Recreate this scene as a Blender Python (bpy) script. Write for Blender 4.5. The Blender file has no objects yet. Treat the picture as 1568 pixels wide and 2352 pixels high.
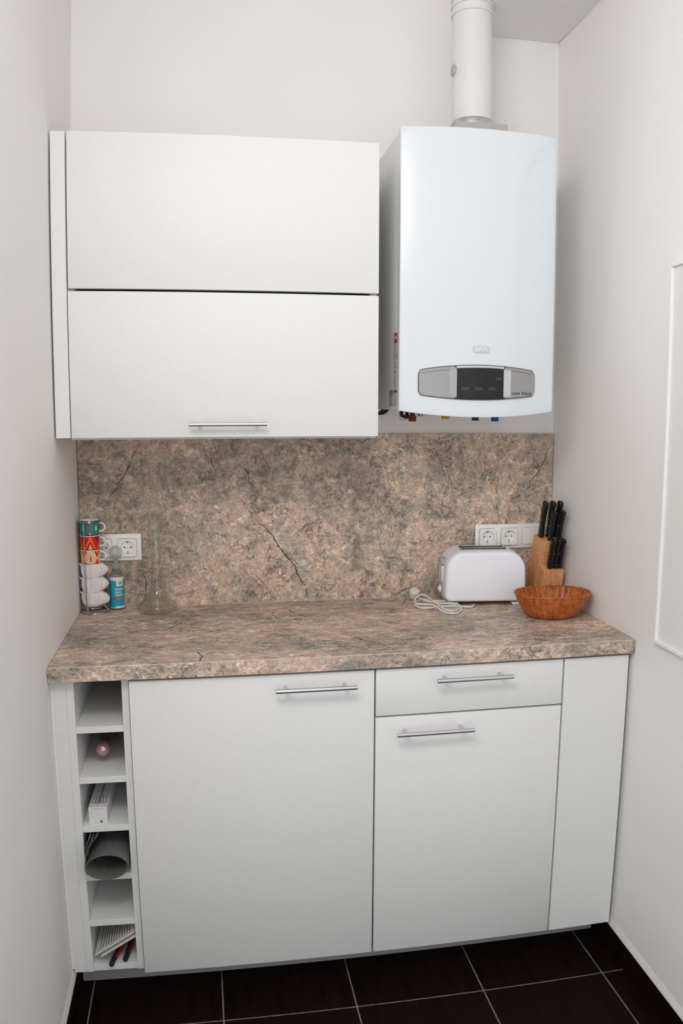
import bpy, bmesh, math, random
from math import sin, cos, pi, radians as R
from mathutils import Vector, Matrix
random.seed(7)
SC = bpy.context.scene
COL = SC.collection

# ---------------------------------------------------------------- camera
cd = bpy.data.cameras.new('camera')
cam = bpy.data.objects.new('camera', cd)
COL.objects.link(cam)
SC.camera = cam
right = Vector((0.98649, -0.16383, 0.00172))
fwd = Vector((0.16270, 0.97835, -0.12790))
up = Vector((0.01927, 0.12646, 0.99179))
cam.matrix_world = Matrix(((right.x, up.x, -fwd.x, 0.3732), (right.y, up.y, -fwd.y, -2.4136),
                           (right.z, up.z, -fwd.z, 1.4832), (0, 0, 0, 1)))
cd.sensor_fit = 'HORIZONTAL'
cd.sensor_width = 24.0
cd.sensor_height = 36.0
cd.lens = 28.534
cd.clip_start = 0.02
# a real wide-angle zoom: 28.5 mm with its barrel distortion
cd.type = 'PANO'
cc = cd
cc.panorama_type = 'FISHEYE_LENS_POLYNOMIAL'
cc.fisheye_fov = pi
cc.fisheye_polynomial_k0 = 0.0
cc.fisheye_polynomial_k1 = -0.0350120626
cc.fisheye_polynomial_k2 = -1.674892e-05
cc.fisheye_polynomial_k3 = 1.27804634e-05
cc.fisheye_polynomial_k4 = -2.13238265e-07

# ---------------------------------------------------------------- world, lights, exposure
W = bpy.data.worlds.new('world')
SC.world = W
W.use_nodes = True
W.node_tree.nodes['Background'].inputs[0].default_value = (0.93, 0.96, 1.0, 1)
W.node_tree.nodes['Background'].inputs[1].default_value = 1.22


def area(name, loc, target, sx, sy, watts, col):
    l = bpy.data.lights.new(name, 'AREA')
    l.shape = 'RECTANGLE'; l.size = sx; l.size_y = sy; l.energy = watts; l.color = col
    o = bpy.data.objects.new(name, l); COL.objects.link(o)
    o.location = loc
    o.rotation_euler = (Vector(target) - Vector(loc)).to_track_quat('-Z', 'Y').to_euler()
    o['label'] = 'soft flash light bounced off the ceiling near the camera'
    return o


area('ceiling_bounce', (0.10, -2.02, 2.45), (0.85, -0.5, 1.25), 1.0, 0.5, 18.0, (1.0, 0.975, 0.955))  # stands in for flash bounced off the ceiling; no lamp hangs here
vs = SC.view_settings
vs.view_transform = 'Standard'
vs.look = 'None'
vs.gamma = 1.0
vs.exposure = 0.0
vs.use_curve_mapping = False
SC.cycles.max_bounces = 12
SC.cycles.transparent_max_bounces = 16
SC.cycles.diffuse_bounces = 5
SC.cycles.use_denoising = True

# ---------------------------------------------------------------- materials
MATS = {}


def mat(name, col, rough=0.5, metal=0.0, noise=0.0, nscale=40.0, bump=0.0, bscale=200.0, trans=0.0, ior=1.45,
        spec=0.5, stretch=(1, 1, 1), sss=0.0, coat=0.0):
    m = bpy.data.materials.new(name); m.use_nodes = True
    nt = m.node_tree; b = nt.nodes['Principled BSDF']
    b.inputs['Base Color'].default_value = (*col, 1)
    b.inputs['Roughness'].default_value = rough
    b.inputs['Metallic'].default_value = metal
    b.inputs['IOR'].default_value = ior
    b.inputs['Specular IOR Level'].default_value = spec
    b.inputs['Transmission Weight'].default_value = trans
    b.inputs['Coat Weight'].default_value = coat
    tc = nt.nodes.new('ShaderNodeTexCoord')
    mp = nt.nodes.new('ShaderNodeMapping'); mp.inputs['Scale'].default_value = stretch
    nt.links.new(tc.outputs['Object'], mp.inputs['Vector'])
    n = nt.nodes.new('ShaderNodeTexNoise'); n.inputs['Scale'].default_value = nscale; n.inputs['Detail'].default_value = 3
    nt.links.new(mp.outputs[0], n.inputs['Vector'])
    mr = nt.nodes.new('ShaderNodeMapRange')
    mr.inputs['From Min'].default_value = 0.3; mr.inputs['From Max'].default_value = 0.7
    mr.inputs['To Min'].default_value = 1 - noise; mr.inputs['To Max'].default_value = 1 + noise * 0.5
    nt.links.new(n.outputs['Fac'], mr.inputs['Value'])
    vm = nt.nodes.new('ShaderNodeVectorMath'); vm.operation = 'SCALE'
    vm.inputs[0].default_value = col
    nt.links.new(mr.outputs[0], vm.inputs['Scale'])
    nt.links.new(vm.outputs[0], b.inputs['Base Color'])
    if bump:
        n2 = nt.nodes.new('ShaderNodeTexNoise'); n2.inputs['Scale'].default_value = bscale
        nt.links.new(mp.outputs[0], n2.inputs['Vector'])
        bp = nt.nodes.new('ShaderNodeBump'); bp.inputs['Strength'].default_value = bump; bp.inputs['Distance'].default_value = 0.002
        nt.links.new(n2.outputs['Fac'], bp.inputs['Height'])
        nt.links.new(bp.outputs[0], b.inputs['Normal'])
    MATS[name] = m
    return m


def ramp(nt, src, stops, interp='LINEAR'):
    r = nt.nodes.new('ShaderNodeValToRGB'); r.color_ramp.interpolation = interp
    e = r.color_ramp.elements
    while len(e) < len(stops): e.new(0.5)
    for k, (p, c) in enumerate(stops):
        e[k].position = p; e[k].color = (*c, 1) if len(c) == 3 else c
    nt.links.new(src, r.inputs[0])
    return r


def stone(name, stretch, seed, tint=(1, 1, 1)):
    """printed stone laminate: pink-beige and grey-green clouds, flaky grain, dark specks"""
    m = bpy.data.materials.new(name); m.use_nodes = True
    nt = m.node_tree; N = nt.nodes; L = nt.links; b = N['Principled BSDF']
    tc = N.new('ShaderNodeTexCoord'); mp = N.new('ShaderNodeMapping')
    mp.inputs['Location'].default_value = (seed, seed * 0.7, seed * 1.3)
    mp.inputs['Scale'].default_value = stretch
    L.new(tc.outputs['Object'], mp.inputs['Vector'])
    wn = N.new('ShaderNodeTexNoise'); wn.inputs['Scale'].default_value = 9; wn.inputs['Detail'].default_value = 4
    L.new(mp.outputs[0], wn.inputs['Vector'])
    wa = N.new('ShaderNodeMixRGB'); wa.blend_type = 'LINEAR_LIGHT'; wa.inputs[0].default_value = 0.02
    L.new(mp.outputs[0], wa.inputs[1]); L.new(wn.outputs['Color'], wa.inputs[2])
    wn2 = N.new('ShaderNodeTexNoise'); wn2.inputs['Scale'].default_value = 60; wn2.inputs['Detail'].default_value = 3
    L.new(mp.outputs[0], wn2.inputs['Vector'])
    wb = N.new('ShaderNodeMixRGB'); wb.blend_type = 'LINEAR_LIGHT'; wb.inputs[0].default_value = 0.018
    L.new(wa.outputs[0], wb.inputs[1]); L.new(wn2.outputs['Color'], wb.inputs[2])

    def noise(scale, detail, rough=0.6, dist=0.0):
        n = N.new('ShaderNodeTexNoise'); n.inputs['Scale'].default_value = scale; n.inputs['Detail'].default_value = detail
        n.inputs['Roughness'].default_value = rough; n.inputs['Distortion'].default_value = dist
        L.new(wa.outputs[0], n.inputs['Vector']); return n

    def mix(fac, a, c, mode='MIX', f=None):
        x = N.new('ShaderNodeMixRGB'); x.blend_type = mode
        if f is None: L.new(fac, x.inputs[0])
        else: x.inputs[0].default_value = f
        L.new(a, x.inputs[1])
        L.new(c, x.inputs[2]); return x
    big = noise(4.8, 8, 0.6)
    bigr = ramp(nt, big.outputs['Fac'], [(0.38, (0.23, 0.22, 0.18)), (0.47, (0.36, 0.335, 0.285)), (0.51, (0.55, 0.44, 0.36)),
                                         (0.58, (0.64, 0.50, 0.41)), (0.66, (0.44, 0.42, 0.37))])
    med = noise(30, 10, 0.72)
    medr = ramp(nt, med.outputs['Fac'], [(0.34, (0.17, 0.165, 0.15)), (0.44, (0.40, 0.385, 0.34)), (0.50, (0.66, 0.50, 0.415)),
                                         (0.56, (0.68, 0.56, 0.47)), (0.64, (0.86, 0.82, 0.75))])
    c1 = mix(None, bigr.outputs[0], medr.outputs[0], 'MIX', 0.45)
    vo = N.new('ShaderNodeTexVoronoi'); vo.inputs['Scale'].default_value = 75; vo.feature = 'F1'
    L.new(wb.outputs[0], vo.inputs['Vector'])
    sep = N.new('ShaderNodeSeparateColor'); L.new(vo.outputs['Color'], sep.inputs[0])
    flr = ramp(nt, sep.outputs[0], [(0.0, (0.56, 0.575, 0.56)), (0.3, (0.86, 0.865, 0.85)), (0.62, (1.08, 0.98, 0.92)), (0.85, (1.12, 1.10, 1.06)), (0.95, (1.55, 1.52, 1.46))])
    c2 = mix(None, c1.outputs[0], flr.outputs[0], 'MULTIPLY', 0.55)
    vo3 = N.new('ShaderNodeTexVoronoi'); vo3.inputs['Scale'].default_value = 210
    L.new(wb.outputs[0], vo3.inputs['Vector'])
    sep3 = N.new('ShaderNodeSeparateColor'); L.new(vo3.outputs['Color'], sep3.inputs[0])
    fl3 = ramp(nt, sep3.outputs[1], [(0.0, (0.55, 0.56, 0.55)), (0.2, (0.9, 0.9, 0.9)), (0.8, (1.08, 1.06, 1.04)), (0.97, (1.4, 1.4, 1.36))])
    c2 = mix(None, c2.outputs[0], fl3.outputs[0], 'MULTIPLY', 0.6)
    fine = noise(150, 5, 0.75)
    finr = ramp(nt, fine.outputs['Fac'], [(0.33, (0.5, 0.5, 0.48)), (0.5, (1.0, 1.0, 1.0)), (0.66, (1.3, 1.29, 1.26))])
    c3 = mix(None, c2.outputs[0], finr.outputs[0], 'MULTIPLY', 0.75)
    # thin dark creases clustered in patches
    cr = noise(14, 9, 0.72, 0.3)
    crr = ramp(nt, cr.outputs['Fac'], [(0.487, (1, 1, 1)), (0.496, (0.16, 0.14, 0.13)), (0.504, (0.16, 0.14, 0.13)), (0.513, (1, 1, 1))])
    pm = noise(11, 3); pr = ramp(nt, pm.outputs['Fac'], [(0.50, (0, 0, 0)), (0.55, (1, 1, 1))])
    c4 = mix(pr.outputs[0], c3.outputs[0], crr.outputs[0], 'MULTIPLY')
    # specks
    v2 = N.new('ShaderNodeTexVoronoi'); v2.inputs['Scale'].default_value = 130; L.new(wb.outputs[0], v2.inputs['Vector'])
    spk = ramp(nt, v2.outputs['Distance'], [(0.10, (0.25, 0.24, 0.22)), (0.22, (1, 1, 1))])
    pm2 = noise(28, 4); pr2 = ramp(nt, pm2.outputs['Fac'], [(0.50, (0, 0, 0)), (0.57, (1, 1, 1))])
    c5 = mix(pr2.outputs[0], c4.outputs[0], spk.outputs[0], 'MULTIPLY')
    tn = N.new('ShaderNodeMixRGB'); tn.blend_type = 'MULTIPLY'; tn.inputs[0].default_value = 1
    L.new(c5.outputs[0], tn.inputs[1]); tn.inputs[2].default_value = (*tint, 1)
    L.new(tn.outputs[0], b.inputs['Base Color'])
    b.inputs['Roughness'].default_value = 0.42
    b.inputs['Specular IOR Level'].default_value = 0.35
    bp = N.new('ShaderNodeBump'); bp.inputs['Strength'].default_value = 0.12; bp.inputs['Distance'].default_value = 0.001
    L.new(fine.outputs['Fac'], bp.inputs['Height']); L.new(bp.outputs[0], b.inputs['Normal'])
    MATS[name] = m
    return m


def wood(name, dark, light, scale, stretch, rough=0.4, spec=0.5, seed=0.0):
    m = bpy.data.materials.new(name); m.use_nodes = True
    nt = m.node_tree; N = nt.nodes; L = nt.links; b = N['Principled BSDF']
    tc = N.new('ShaderNodeTexCoord'); mp = N.new('ShaderNodeMapping'); mp.inputs['Scale'].default_value = stretch
    mp.inputs['Location'].default_value = (seed, seed, seed)
    L.new(tc.outputs['Object'], mp.inputs['Vector'])
    n = N.new('ShaderNodeTexNoise'); n.inputs['Scale'].default_value = scale; n.inputs['Detail'].default_value = 6
    n.inputs['Distortion'].default_value = 0.4
    L.new(mp.outputs[0], n.inputs['Vector'])
    r = ramp(nt, n.outputs['Fac'], [(0.3, dark), (0.7, light)])
    L.new(r.outputs[0], b.inputs['Base Color'])
    b.inputs['Roughness'].default_value = rough; b.inputs['Specular IOR Level'].default_value = spec
    MATS[name] = m
    return m


M_WALL = mat('wall_paint', (0.865, 0.845, 0.832), 0.85, noise=0.02, nscale=3, bump=0.10, bscale=300)
M_CEIL = mat('ceiling_paint', (0.78, 0.77, 0.76), 0.9, noise=0.02, nscale=3)
M_CAB = mat('white_laminate', (0.80, 0.797, 0.778), 0.52, spec=0.35, noise=0.012, nscale=60, bump=0.03, bscale=600)
M_CARC = mat('white_board', (0.74, 0.74, 0.74), 0.5, noise=0.02, nscale=30)
M_DARKGAP = mat('gap_shade', (0.30, 0.29, 0.27), 0.8, noise=0.1)  # dark carcass tone, shade in the door gaps put into the colour
M_PLINTH = mat('grey_plinth', (0.40, 0.38, 0.365), 0.5, noise=0.03)  # grey lowered to take in the shade under the cabinets
M_SPLASH = stone('stone_splash', (1.0, 1.0, 1.0), 3.1, (1.03, 0.975, 0.945))
M_TOP = stone('stone_worktop', (0.7, 1.35, 1.0), 9.7, (1.07, 1.02, 1.01))
M_VEIN = mat('dark_vein', (0.055, 0.045, 0.042), 0.45, noise=0.5, nscale=120)
M_PALE = mat('pale_vein', (0.55, 0.49, 0.42), 0.45, noise=0.2, nscale=200)
M_EDGE = mat('edge_line', (0.78, 0.66, 0.58), 0.4, noise=0.15, nscale=80)
M_STEEL = mat('brushed_steel', (0.66, 0.65, 0.66), 0.30, 1.0, noise=0.06, nscale=60, stretch=(1, 20, 20))
M_CHROME = mat('chrome_wire', (0.40, 0.40, 0.42), 0.16, 1.0, noise=0.03)
M_BOIL = mat('boiler_enamel', (0.735, 0.77, 0.80), 0.22, noise=0.006, nscale=4)
M_BSIDE = mat('boiler_side', (0.76, 0.76, 0.73), 0.40, noise=0.02)
M_SILV = mat('silver_plastic', (0.36, 0.355, 0.35), 0.35, 0.35, noise=0.03, nscale=200)
M_SILVL = mat('light_silver', (0.62, 0.61, 0.61), 0.3, 0.35, noise=0.03)
M_BLACKG = mat('black_glass', (0.010, 0.010, 0.013), 0.10, noise=0.2, nscale=20)
M_DGREY = mat('dark_key', (0.045, 0.045, 0.05), 0.3, noise=0.1)
M_BLACK = mat('black_plastic', (0.010, 0.010, 0.011), 0.22, noise=0.2, nscale=60)
M_RUB = mat('black_rubber', (0.012, 0.012, 0.013), 0.7, noise=0.2)
M_RED = mat('red_plastic', (0.55, 0.015, 0.012), 0.4, noise=0.1)
M_DRED = mat('dark_red_cap', (0.14, 0.008, 0.010), 0.5, noise=0.2)
M_BLUE = mat('blue_cap', (0.010, 0.08, 0.25), 0.5, noise=0.1)
M_YEL = mat('yellow_knob', (0.50, 0.30, 0.03), 0.5, noise=0.1)
M_BRASS = mat('brass', (0.50, 0.38, 0.22), 0.35, 1.0, noise=0.1)
M_FLUE = mat('white_flue', (0.78, 0.765, 0.755), 0.42, noise=0.03, nscale=12, bump=0.05, bscale=60)
M_TAN = mat('grey_bracket', (0.50, 0.45, 0.43), 0.5, 0.2, noise=0.05)
M_PLASW = mat('white_plastic', (0.88, 0.865, 0.84), 0.25, noise=0.005)
M_TOAST = mat('toaster_plastic', (0.87, 0.88, 0.93), 0.28, noise=0.005)
M_TGREY = mat('toaster_grey', (0.40, 0.41, 0.42), 0.35, noise=0.03)
M_CABLE = mat('cable_white', (0.76, 0.75, 0.72), 0.4, noise=0.01)
M_HOLE = mat('hole_black', (0.01, 0.01, 0.01), 0.8, noise=0.1)
M_WOODB = wood('beech_block', (0.58, 0.235, 0.085), (0.92, 0.50, 0.24), 22, (14, 14, 0.35), 0.45, 0.3)
M_WICK = wood('wicker', (0.27, 0.052, 0.007), (0.56, 0.15, 0.024), 60, (1, 1, 1), 0.32, 0.5)
M_WICKL = wood('wicker_stake', (0.50, 0.17, 0.045), (0.68, 0.30, 0.11), 60, (1, 1, 1), 0.35, 0.5)
M_TILE = wood('dark_tile', (0.0035, 0.002, 0.0018), (0.011, 0.004, 0.0025), 6, (9, 0.8, 1.0), 0.55, 0.06)
M_GROUT = mat('grout', (0.20, 0.195, 0.19), 0.9, noise=0.5, nscale=50)
M_CAULK = mat('white_caulk', (0.74, 0.72, 0.70), 0.7, noise=0.04)  # dark sheet in place of the shade between the ribs
M_PORC = mat('porcelain', (0.80, 0.79, 0.79), 0.15, noise=0.01)
M_TEAL = mat('cup_teal', (0.008, 0.235, 0.185), 0.25, noise=0.03)
M_CRIM = mat('cup_crimson', (0.36, 0.015, 0.06), 0.25, noise=0.03)
M_CREAM = mat('cup_cream', (0.80, 0.52, 0.31), 0.25, noise=0.03)
M_CRED = mat('cup_red', (0.68, 0.012, 0.006), 0.25, noise=0.03)
M_ORNG = mat('cup_orange', (0.80, 0.25, 0.005), 0.25, noise=0.03)
M_MAR = mat('cup_maroon', (0.16, 0.008, 0.045), 0.25, noise=0.03)
M_TISS = mat('tissue_paper', (0.79, 0.74, 0.735), 0.85, noise=0.03, nscale=30, bump=0.25, bscale=90)


def thin_glass(name, tint, gloss=0.02, body=0.0, bodycol=(0.8, 0.8, 0.8)):
    m = bpy.data.materials.new(name); m.use_nodes = True
    nt = m.node_tree; N = nt.nodes; L = nt.links; N.clear()
    out = N.new('ShaderNodeOutputMaterial'); tr = N.new('ShaderNodeBsdfTransparent'); tr.inputs[0].default_value = (*tint, 1)
    gl = N.new('ShaderNodeBsdfGlossy'); gl.inputs['Roughness'].default_value = gloss
    lw = N.new('ShaderNodeLayerWeight'); lw.inputs[0].default_value = 0.5
    pw = N.new('ShaderNodeMath'); pw.operation = 'POWER'; pw.inputs[1].default_value = 2.6
    fr = N.new('ShaderNodeMath'); fr.operation = 'MULTIPLY_ADD'; fr.inputs[1].default_value = 0.95; fr.inputs[2].default_value = 0.04
    L.new(lw.outputs['Facing'], pw.inputs[0]); L.new(pw.outputs[0], fr.inputs[0])
    mx = N.new('ShaderNodeMixShader'); L.new(fr.outputs[0], mx.inputs[0]); L.new(tr.outputs[0], mx.inputs[1]); L.new(gl.outputs[0], mx.inputs[2])
    last = mx
    if body:
        df = N.new('ShaderNodeBsdfDiffuse'); df.inputs[0].default_value = (*bodycol, 1)
        tl = N.new('ShaderNodeBsdfTranslucent'); tl.inputs[0].default_value = (*bodycol, 1)
        m0 = N.new('ShaderNodeMixShader'); m0.inputs[0].default_value = 0.4; L.new(df.outputs[0], m0.inputs[1]); L.new(tl.outputs[0], m0.inputs[2])
        m2 = N.new('ShaderNodeMixShader'); m2.inputs[0].default_value = body
        L.new(mx.outputs[0], m2.inputs[1]); L.new(m0.outputs[0], m2.inputs[2]); last = m2
    L.new(last.outputs[0], out.inputs[0])
    MATS[name] = m
    return m


M_GLASS = thin_glass('clear_glass', (0.965, 0.975, 0.96))
M_CPLAS = thin_glass('clear_plastic', (0.84, 0.85, 0.85), 0.1, 0.12, (0.6, 0.6, 0.6))
M_FROST = thin_glass('frosted_plastic', (0.88, 0.88, 0.88), 0.3, 0.30, (0.8, 0.8, 0.79))
M_LBLUE = mat('label_blue', (0.015, 0.36, 0.52), 0.35, noise=0.02)
M_LWHITE = mat('label_white', (0.80, 0.81, 0.81), 0.4, noise=0.01)
M_LORG = mat('label_orange', (0.78, 0.10, 0.02), 0.4, noise=0.03)
M_LGRN = mat('label_green', (0.30, 0.48, 0.24), 0.4, noise=0.03)
M_FOIL = mat('pink_foil', (0.72, 0.42, 0.44), 0.25, 0.85, noise=0.15, nscale=60, bump=0.9, bscale=70)
M_WINE = mat('dark_bottle', (0.020, 0.006, 0.008), 0.12, noise=0.2)
M_CARD = mat('white_card', (0.76, 0.75, 0.75), 0.5, noise=0.02)
M_INK = mat('ink', (0.05, 0.05, 0.05), 0.6, noise=0.1)
M_INKG = mat('grey_ink', (0.26, 0.25, 0.24), 0.6, noise=0.3, nscale=400)
M_GREEN = mat('green_dot', (0.05, 0.22, 0.02), 0.5, noise=0.3, nscale=300)
M_MATG = mat('woven_mat', (0.150, 0.165, 0.148), 0.75, noise=0.25, nscale=260, stretch=(1, 0.1, 1), bump=0.4, bscale=500)
M_TRAY = mat('tray_plastic', (0.70, 0.69, 0.64), 0.4, noise=0.02)
M_BACKP = mat('shaded_back_board', (0.22, 0.205, 0.14), 0.8, noise=0.1)  # hardboard brown, with the compartments' shade deepened in its colour
M_SHAD = mat('slot_shade', (0.16, 0.15, 0.13), 0.8, noise=0.1)  # dark tone painted for the shade inside the tray slots

# ---------------------------------------------------------------- helpers
def obj(name, bm, m, parent=None, smooth=False, loc=None, w=False, label=None, kind=None):
    """link bm as one mesh object; w=True: geometry was given in world coordinates of an unrotated thing"""
    if w and parent is not None:
        root = parent
        while root.parent: root = root.parent
        bmesh.ops.translate(bm, verts=bm.verts, vec=-Vector(root.location))
    me = bpy.data.meshes.new(name)
    bmesh.ops.recalc_face_normals(bm, faces=bm.faces)
    bm.to_mesh(me); bm.free()
    for mm in (m if isinstance(m, (list, tuple)) else [m]): me.materials.append(mm)
    if smooth:
        me.polygons.foreach_set('use_smooth', [True] * len(me.polygons))
        me.set_sharp_from_angle(angle=R(38))
    o = bpy.data.objects.new(name, me); COL.objects.link(o)
    if parent is not None: o.parent = parent
    if loc is not None: o.location = loc
    if label: o['label'] = label
    if kind: o['kind'] = kind
    return o


def thing(name, label, cat, loc=(0, 0, 0), rz=0.0, group=None):
    o = bpy.data.objects.new(name, None); COL.objects.link(o)
    o.empty_display_size = 0.05
    o.location = loc; o.rotation_euler = (0, 0, rz)
    o['label'] = label; o['category'] = cat
    if group: o['group'] = group
    return o


def tag(o, label, cat, group=None):
    o['label'] = label; o['category'] = cat
    if group: o['group'] = group
    return o


def struct(name, bm, m, parent=None, w=False, smooth=False):
    o = obj(name, bm, m, parent, smooth=smooth, w=w); 
    if parent is None: o['kind'] = 'structure'
    return o


def bx(bm, x0, x1, y0, y1, z0, z1, bev=0.0, seg=1):
    t = bmesh.new()
    r = bmesh.ops.create_cube(t, size=1.0)
    for v in t.verts:
        v.co = Vector(((x0 + x1) / 2 + v.co.x * (x1 - x0), (y0 + y1) / 2 + v.co.y * (y1 - y0), (z0 + z1) / 2 + v.co.z * (z1 - z0)))
    if bev: bmesh.ops.bevel(t, geom=list(t.edges), offset=bev, segments=seg, affect='EDGES', profile=0.5)
    merge(bm, t)
    return bm


def merge(bm, t, M=None, mi=None):
    if M is not None: bmesh.ops.transform(t, matrix=M, verts=t.verts)
    if mi is not None:
        for f in t.faces: f.material_index = mi
    me = bpy.data.meshes.new('tmp'); t.to_mesh(me); t.free(); bm.from_mesh(me); bpy.data.meshes.remove(me)


def box(*a, **k):
    return bx(bmesh.new(), *a, **k)


def frame_dirs(d):
    d = d.normalized()
    a = Vector((0, 0, 1)) if abs(d.z) < 0.9 else Vector((1, 0, 0))
    u = d.cross(a).normalized(); return u, d.cross(u).normalized()


def tube(bm, pts, r, n=8, closed=False, caps=True):
    pts = [Vector(p) for p in pts]; L = len(pts)
    rr = r if isinstance(r, (list, tuple)) else [r] * L
    rings = []; u = None
    for i, p in enumerate(pts):
        if closed: d = pts[(i + 1) % L] - pts[i - 1]
        else: d = pts[min(i + 1, L - 1)] - pts[max(i - 1, 0)]
        d.normalize()
        if u is None: u, _ = frame_dirs(d)
        u = (u - d * u.dot(d)).normalized(); v = d.cross(u)
        rings.append([bm.verts.new(p + (u * cos(2 * pi * k / n) + v * sin(2 * pi * k / n)) * rr[i]) for k in range(n)])
    for i in range(L if closed else L - 1):
        a, b = rings[i], rings[(i + 1) % L]
        off = 0
        if closed and i == L - 1:
            best = min(range(n), key=lambda s: (a[0].co - b[s].co).length); off = best
        for k in range(n):
            bm.faces.new((a[k], a[(k + 1) % n], b[(k + 1 + off) % n], b[(k + off) % n]))
    if caps and not closed:
        bm.faces.new(rings[0][::-1]); bm.faces.new(rings[-1])
    return bm


def smoothpath(pts, n=6, closed=False):
    P = [Vector(p) for p in pts]; out = []
    L = len(P); rng = range(L if closed else L - 1)
    for i in rng:
        if closed: a, b, c, d = P[i - 1], P[i], P[(i + 1) % L], P[(i + 2) % L]
        else: a, b, c, d = P[max(i - 1, 0)], P[i], P[i + 1], P[min(i + 2, L - 1)]
        for k in range(n):
            t = k / n
            out.append(0.5 * ((2 * b) + (c - a) * t + (2 * a - 5 * b + 4 * c - d) * t * t + (3 * b - a - 3 * c + d) * t ** 3))
    if not closed: out.append(P[-1])
    return out


def lathe(bm, prof, n=32, cx=0, cy=0, sy=1.0, cap0=False, cap1=False):
    """prof: list of (r, z); sy squashes in y for ovals"""
    rings = []
    for r, z in prof:
        if r < 1e-6: rings.append([bm.verts.new((cx, cy, z))])
        else: rings.append([bm.verts.new((cx + r * cos(2 * pi * k / n), cy + sy * r * sin(2 * pi * k / n), z)) for k in range(n)])
    for a, b in zip(rings, rings[1:]):
        for k in range(n):
            k2 = (k + 1) % n
            if len(a) == 1 and len(b) == 1: continue
            if len(a) == 1: bm.faces.new((a[0], b[k2], b[k]))
            elif len(b) == 1: bm.faces.new((a[k], a[k2], b[0]))
            else: bm.faces.new((a[k], a[k2], b[k2], b[k]))
    if cap0 and len(rings[0]) > 1: bm.faces.new(rings[0][::-1])
    if cap1 and len(rings[-1]) > 1: bm.faces.new(rings[-1])
    return bm


def prism(bm, poly, axis, a, b):
    """poly: 2-D outline; axis 'x': (y,z), 'y': (x,z), 'z': (x,y); extruded from a to b"""
    def P(q, t):
        return {'x': (t, q[0], q[1]), 'y': (q[0], t, q[1]), 'z': (q[0], q[1], t)}[axis]
    A = [bm.verts.new(P(q, a)) for q in poly]; B = [bm.verts.new(P(q, b)) for q in poly]
    bm.faces.new(A); bm.faces.new(B[::-1]); n = len(poly)
    for k in range(n): bm.faces.new((A[k], B[k], B[(k + 1) % n], A[(k + 1) % n]))
    return bm


def rrect(x0, x1, z0, z1, r, n=5):
    out = []
    for cx, cz, a0 in ((x1 - r, z1 - r, 0), (x0 + r, z1 - r, 90), (x0 + r, z0 + r, 180), (x1 - r, z0 + r, 270)):
        for k in range(n + 1):
            a = R(a0 + 90 * k / n); out.append((cx + r * cos(a), cz + r * sin(a)))
    return out


def holed(bm, outer, inner, axis, a, b):
    """ring-shaped plate between two outlines with equal counts"""
    def P(q, t):
        return {'x': (t, q[0], q[1]), 'y': (q[0], t, q[1]), 'z': (q[0], q[1], t)}[axis]
    n = len(outer)
    V = [[bm.verts.new(P(q, t)) for q in pl] for t in (a, b) for pl in (outer, inner)]
    for k in range(n):
        j = (k + 1) % n
        bm.faces.new((V[0][k], V[0][j], V[1][j], V[1][k])); bm.faces.new((V[2][k], V[2][j], V[3][j], V[3][k]))
        bm.faces.new((V[0][k], V[0][j], V[2][j], V[2][k])); bm.faces.new((V[1][k], V[1][j], V[3][j], V[3][k]))
    return bm


def text_bm(s, size, depth=0.0002, align='LEFT', xscale=1.0, bold=0.0):
    cu = bpy.data.curves.new('t', 'FONT'); cu.body = s; cu.size = size; cu.extrude = depth; cu.align_x = align
    cu.resolution_u = 2; cu.offset = bold
    o = bpy.data.objects.new('t', cu); COL.objects.link(o)
    dg = bpy.context.evaluated_depsgraph_get()
    me = bpy.data.meshes.new_from_object(o.evaluated_get(dg))
    bm = bmesh.new(); bm.from_mesh(me)
    bpy.data.meshes.remove(me); bpy.data.objects.remove(o); bpy.data.curves.remove(cu)
    bmesh.ops.scale(bm, vec=(xscale, 1, 1), verts=bm.verts)
    return bm


FACE = Matrix.Rotation(pi / 2, 4, 'X')          # text facing -y


def text_at(s, size, x, y, z, **k):
    b = text_bm(s, size, **k)
    bmesh.ops.transform(b, matrix=Matrix.Translation((x, y, z)) @ FACE, verts=b.verts)
    return b

# ================================================================ the setting
def wr(y): return 1.452 + 0.016 * y          # right wall plane (y is negative towards the camera)


YB = -3.4
ZC = 2.95
struct('wall_left', box(-0.12, 0.0, -1.55, 0.12, 0, ZC), M_WALL)
struct('wall_back', box(0.0, 1.452, 0.0, 0.12, 0, ZC), M_WALL)
b = bmesh.new(); prism(b, [(wr(0.12), 0.12), (wr(0.12) + 0.12, 0.12), (wr(YB) + 0.12, YB), (wr(YB), YB)], 'z', 0, ZC)
struct('wall_right', b, M_WALL)
struct('ceiling', box(-0.12, 1.6, YB, 0.12, ZC, ZC + 0.1), M_CEIL)
b = box(1.118, 1.4515, -0.95, 0.0, 2.612, ZC, 0.004)
struct('trim_1', b, M_WALL)                                   # boxed-in soffit over the boiler

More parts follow.
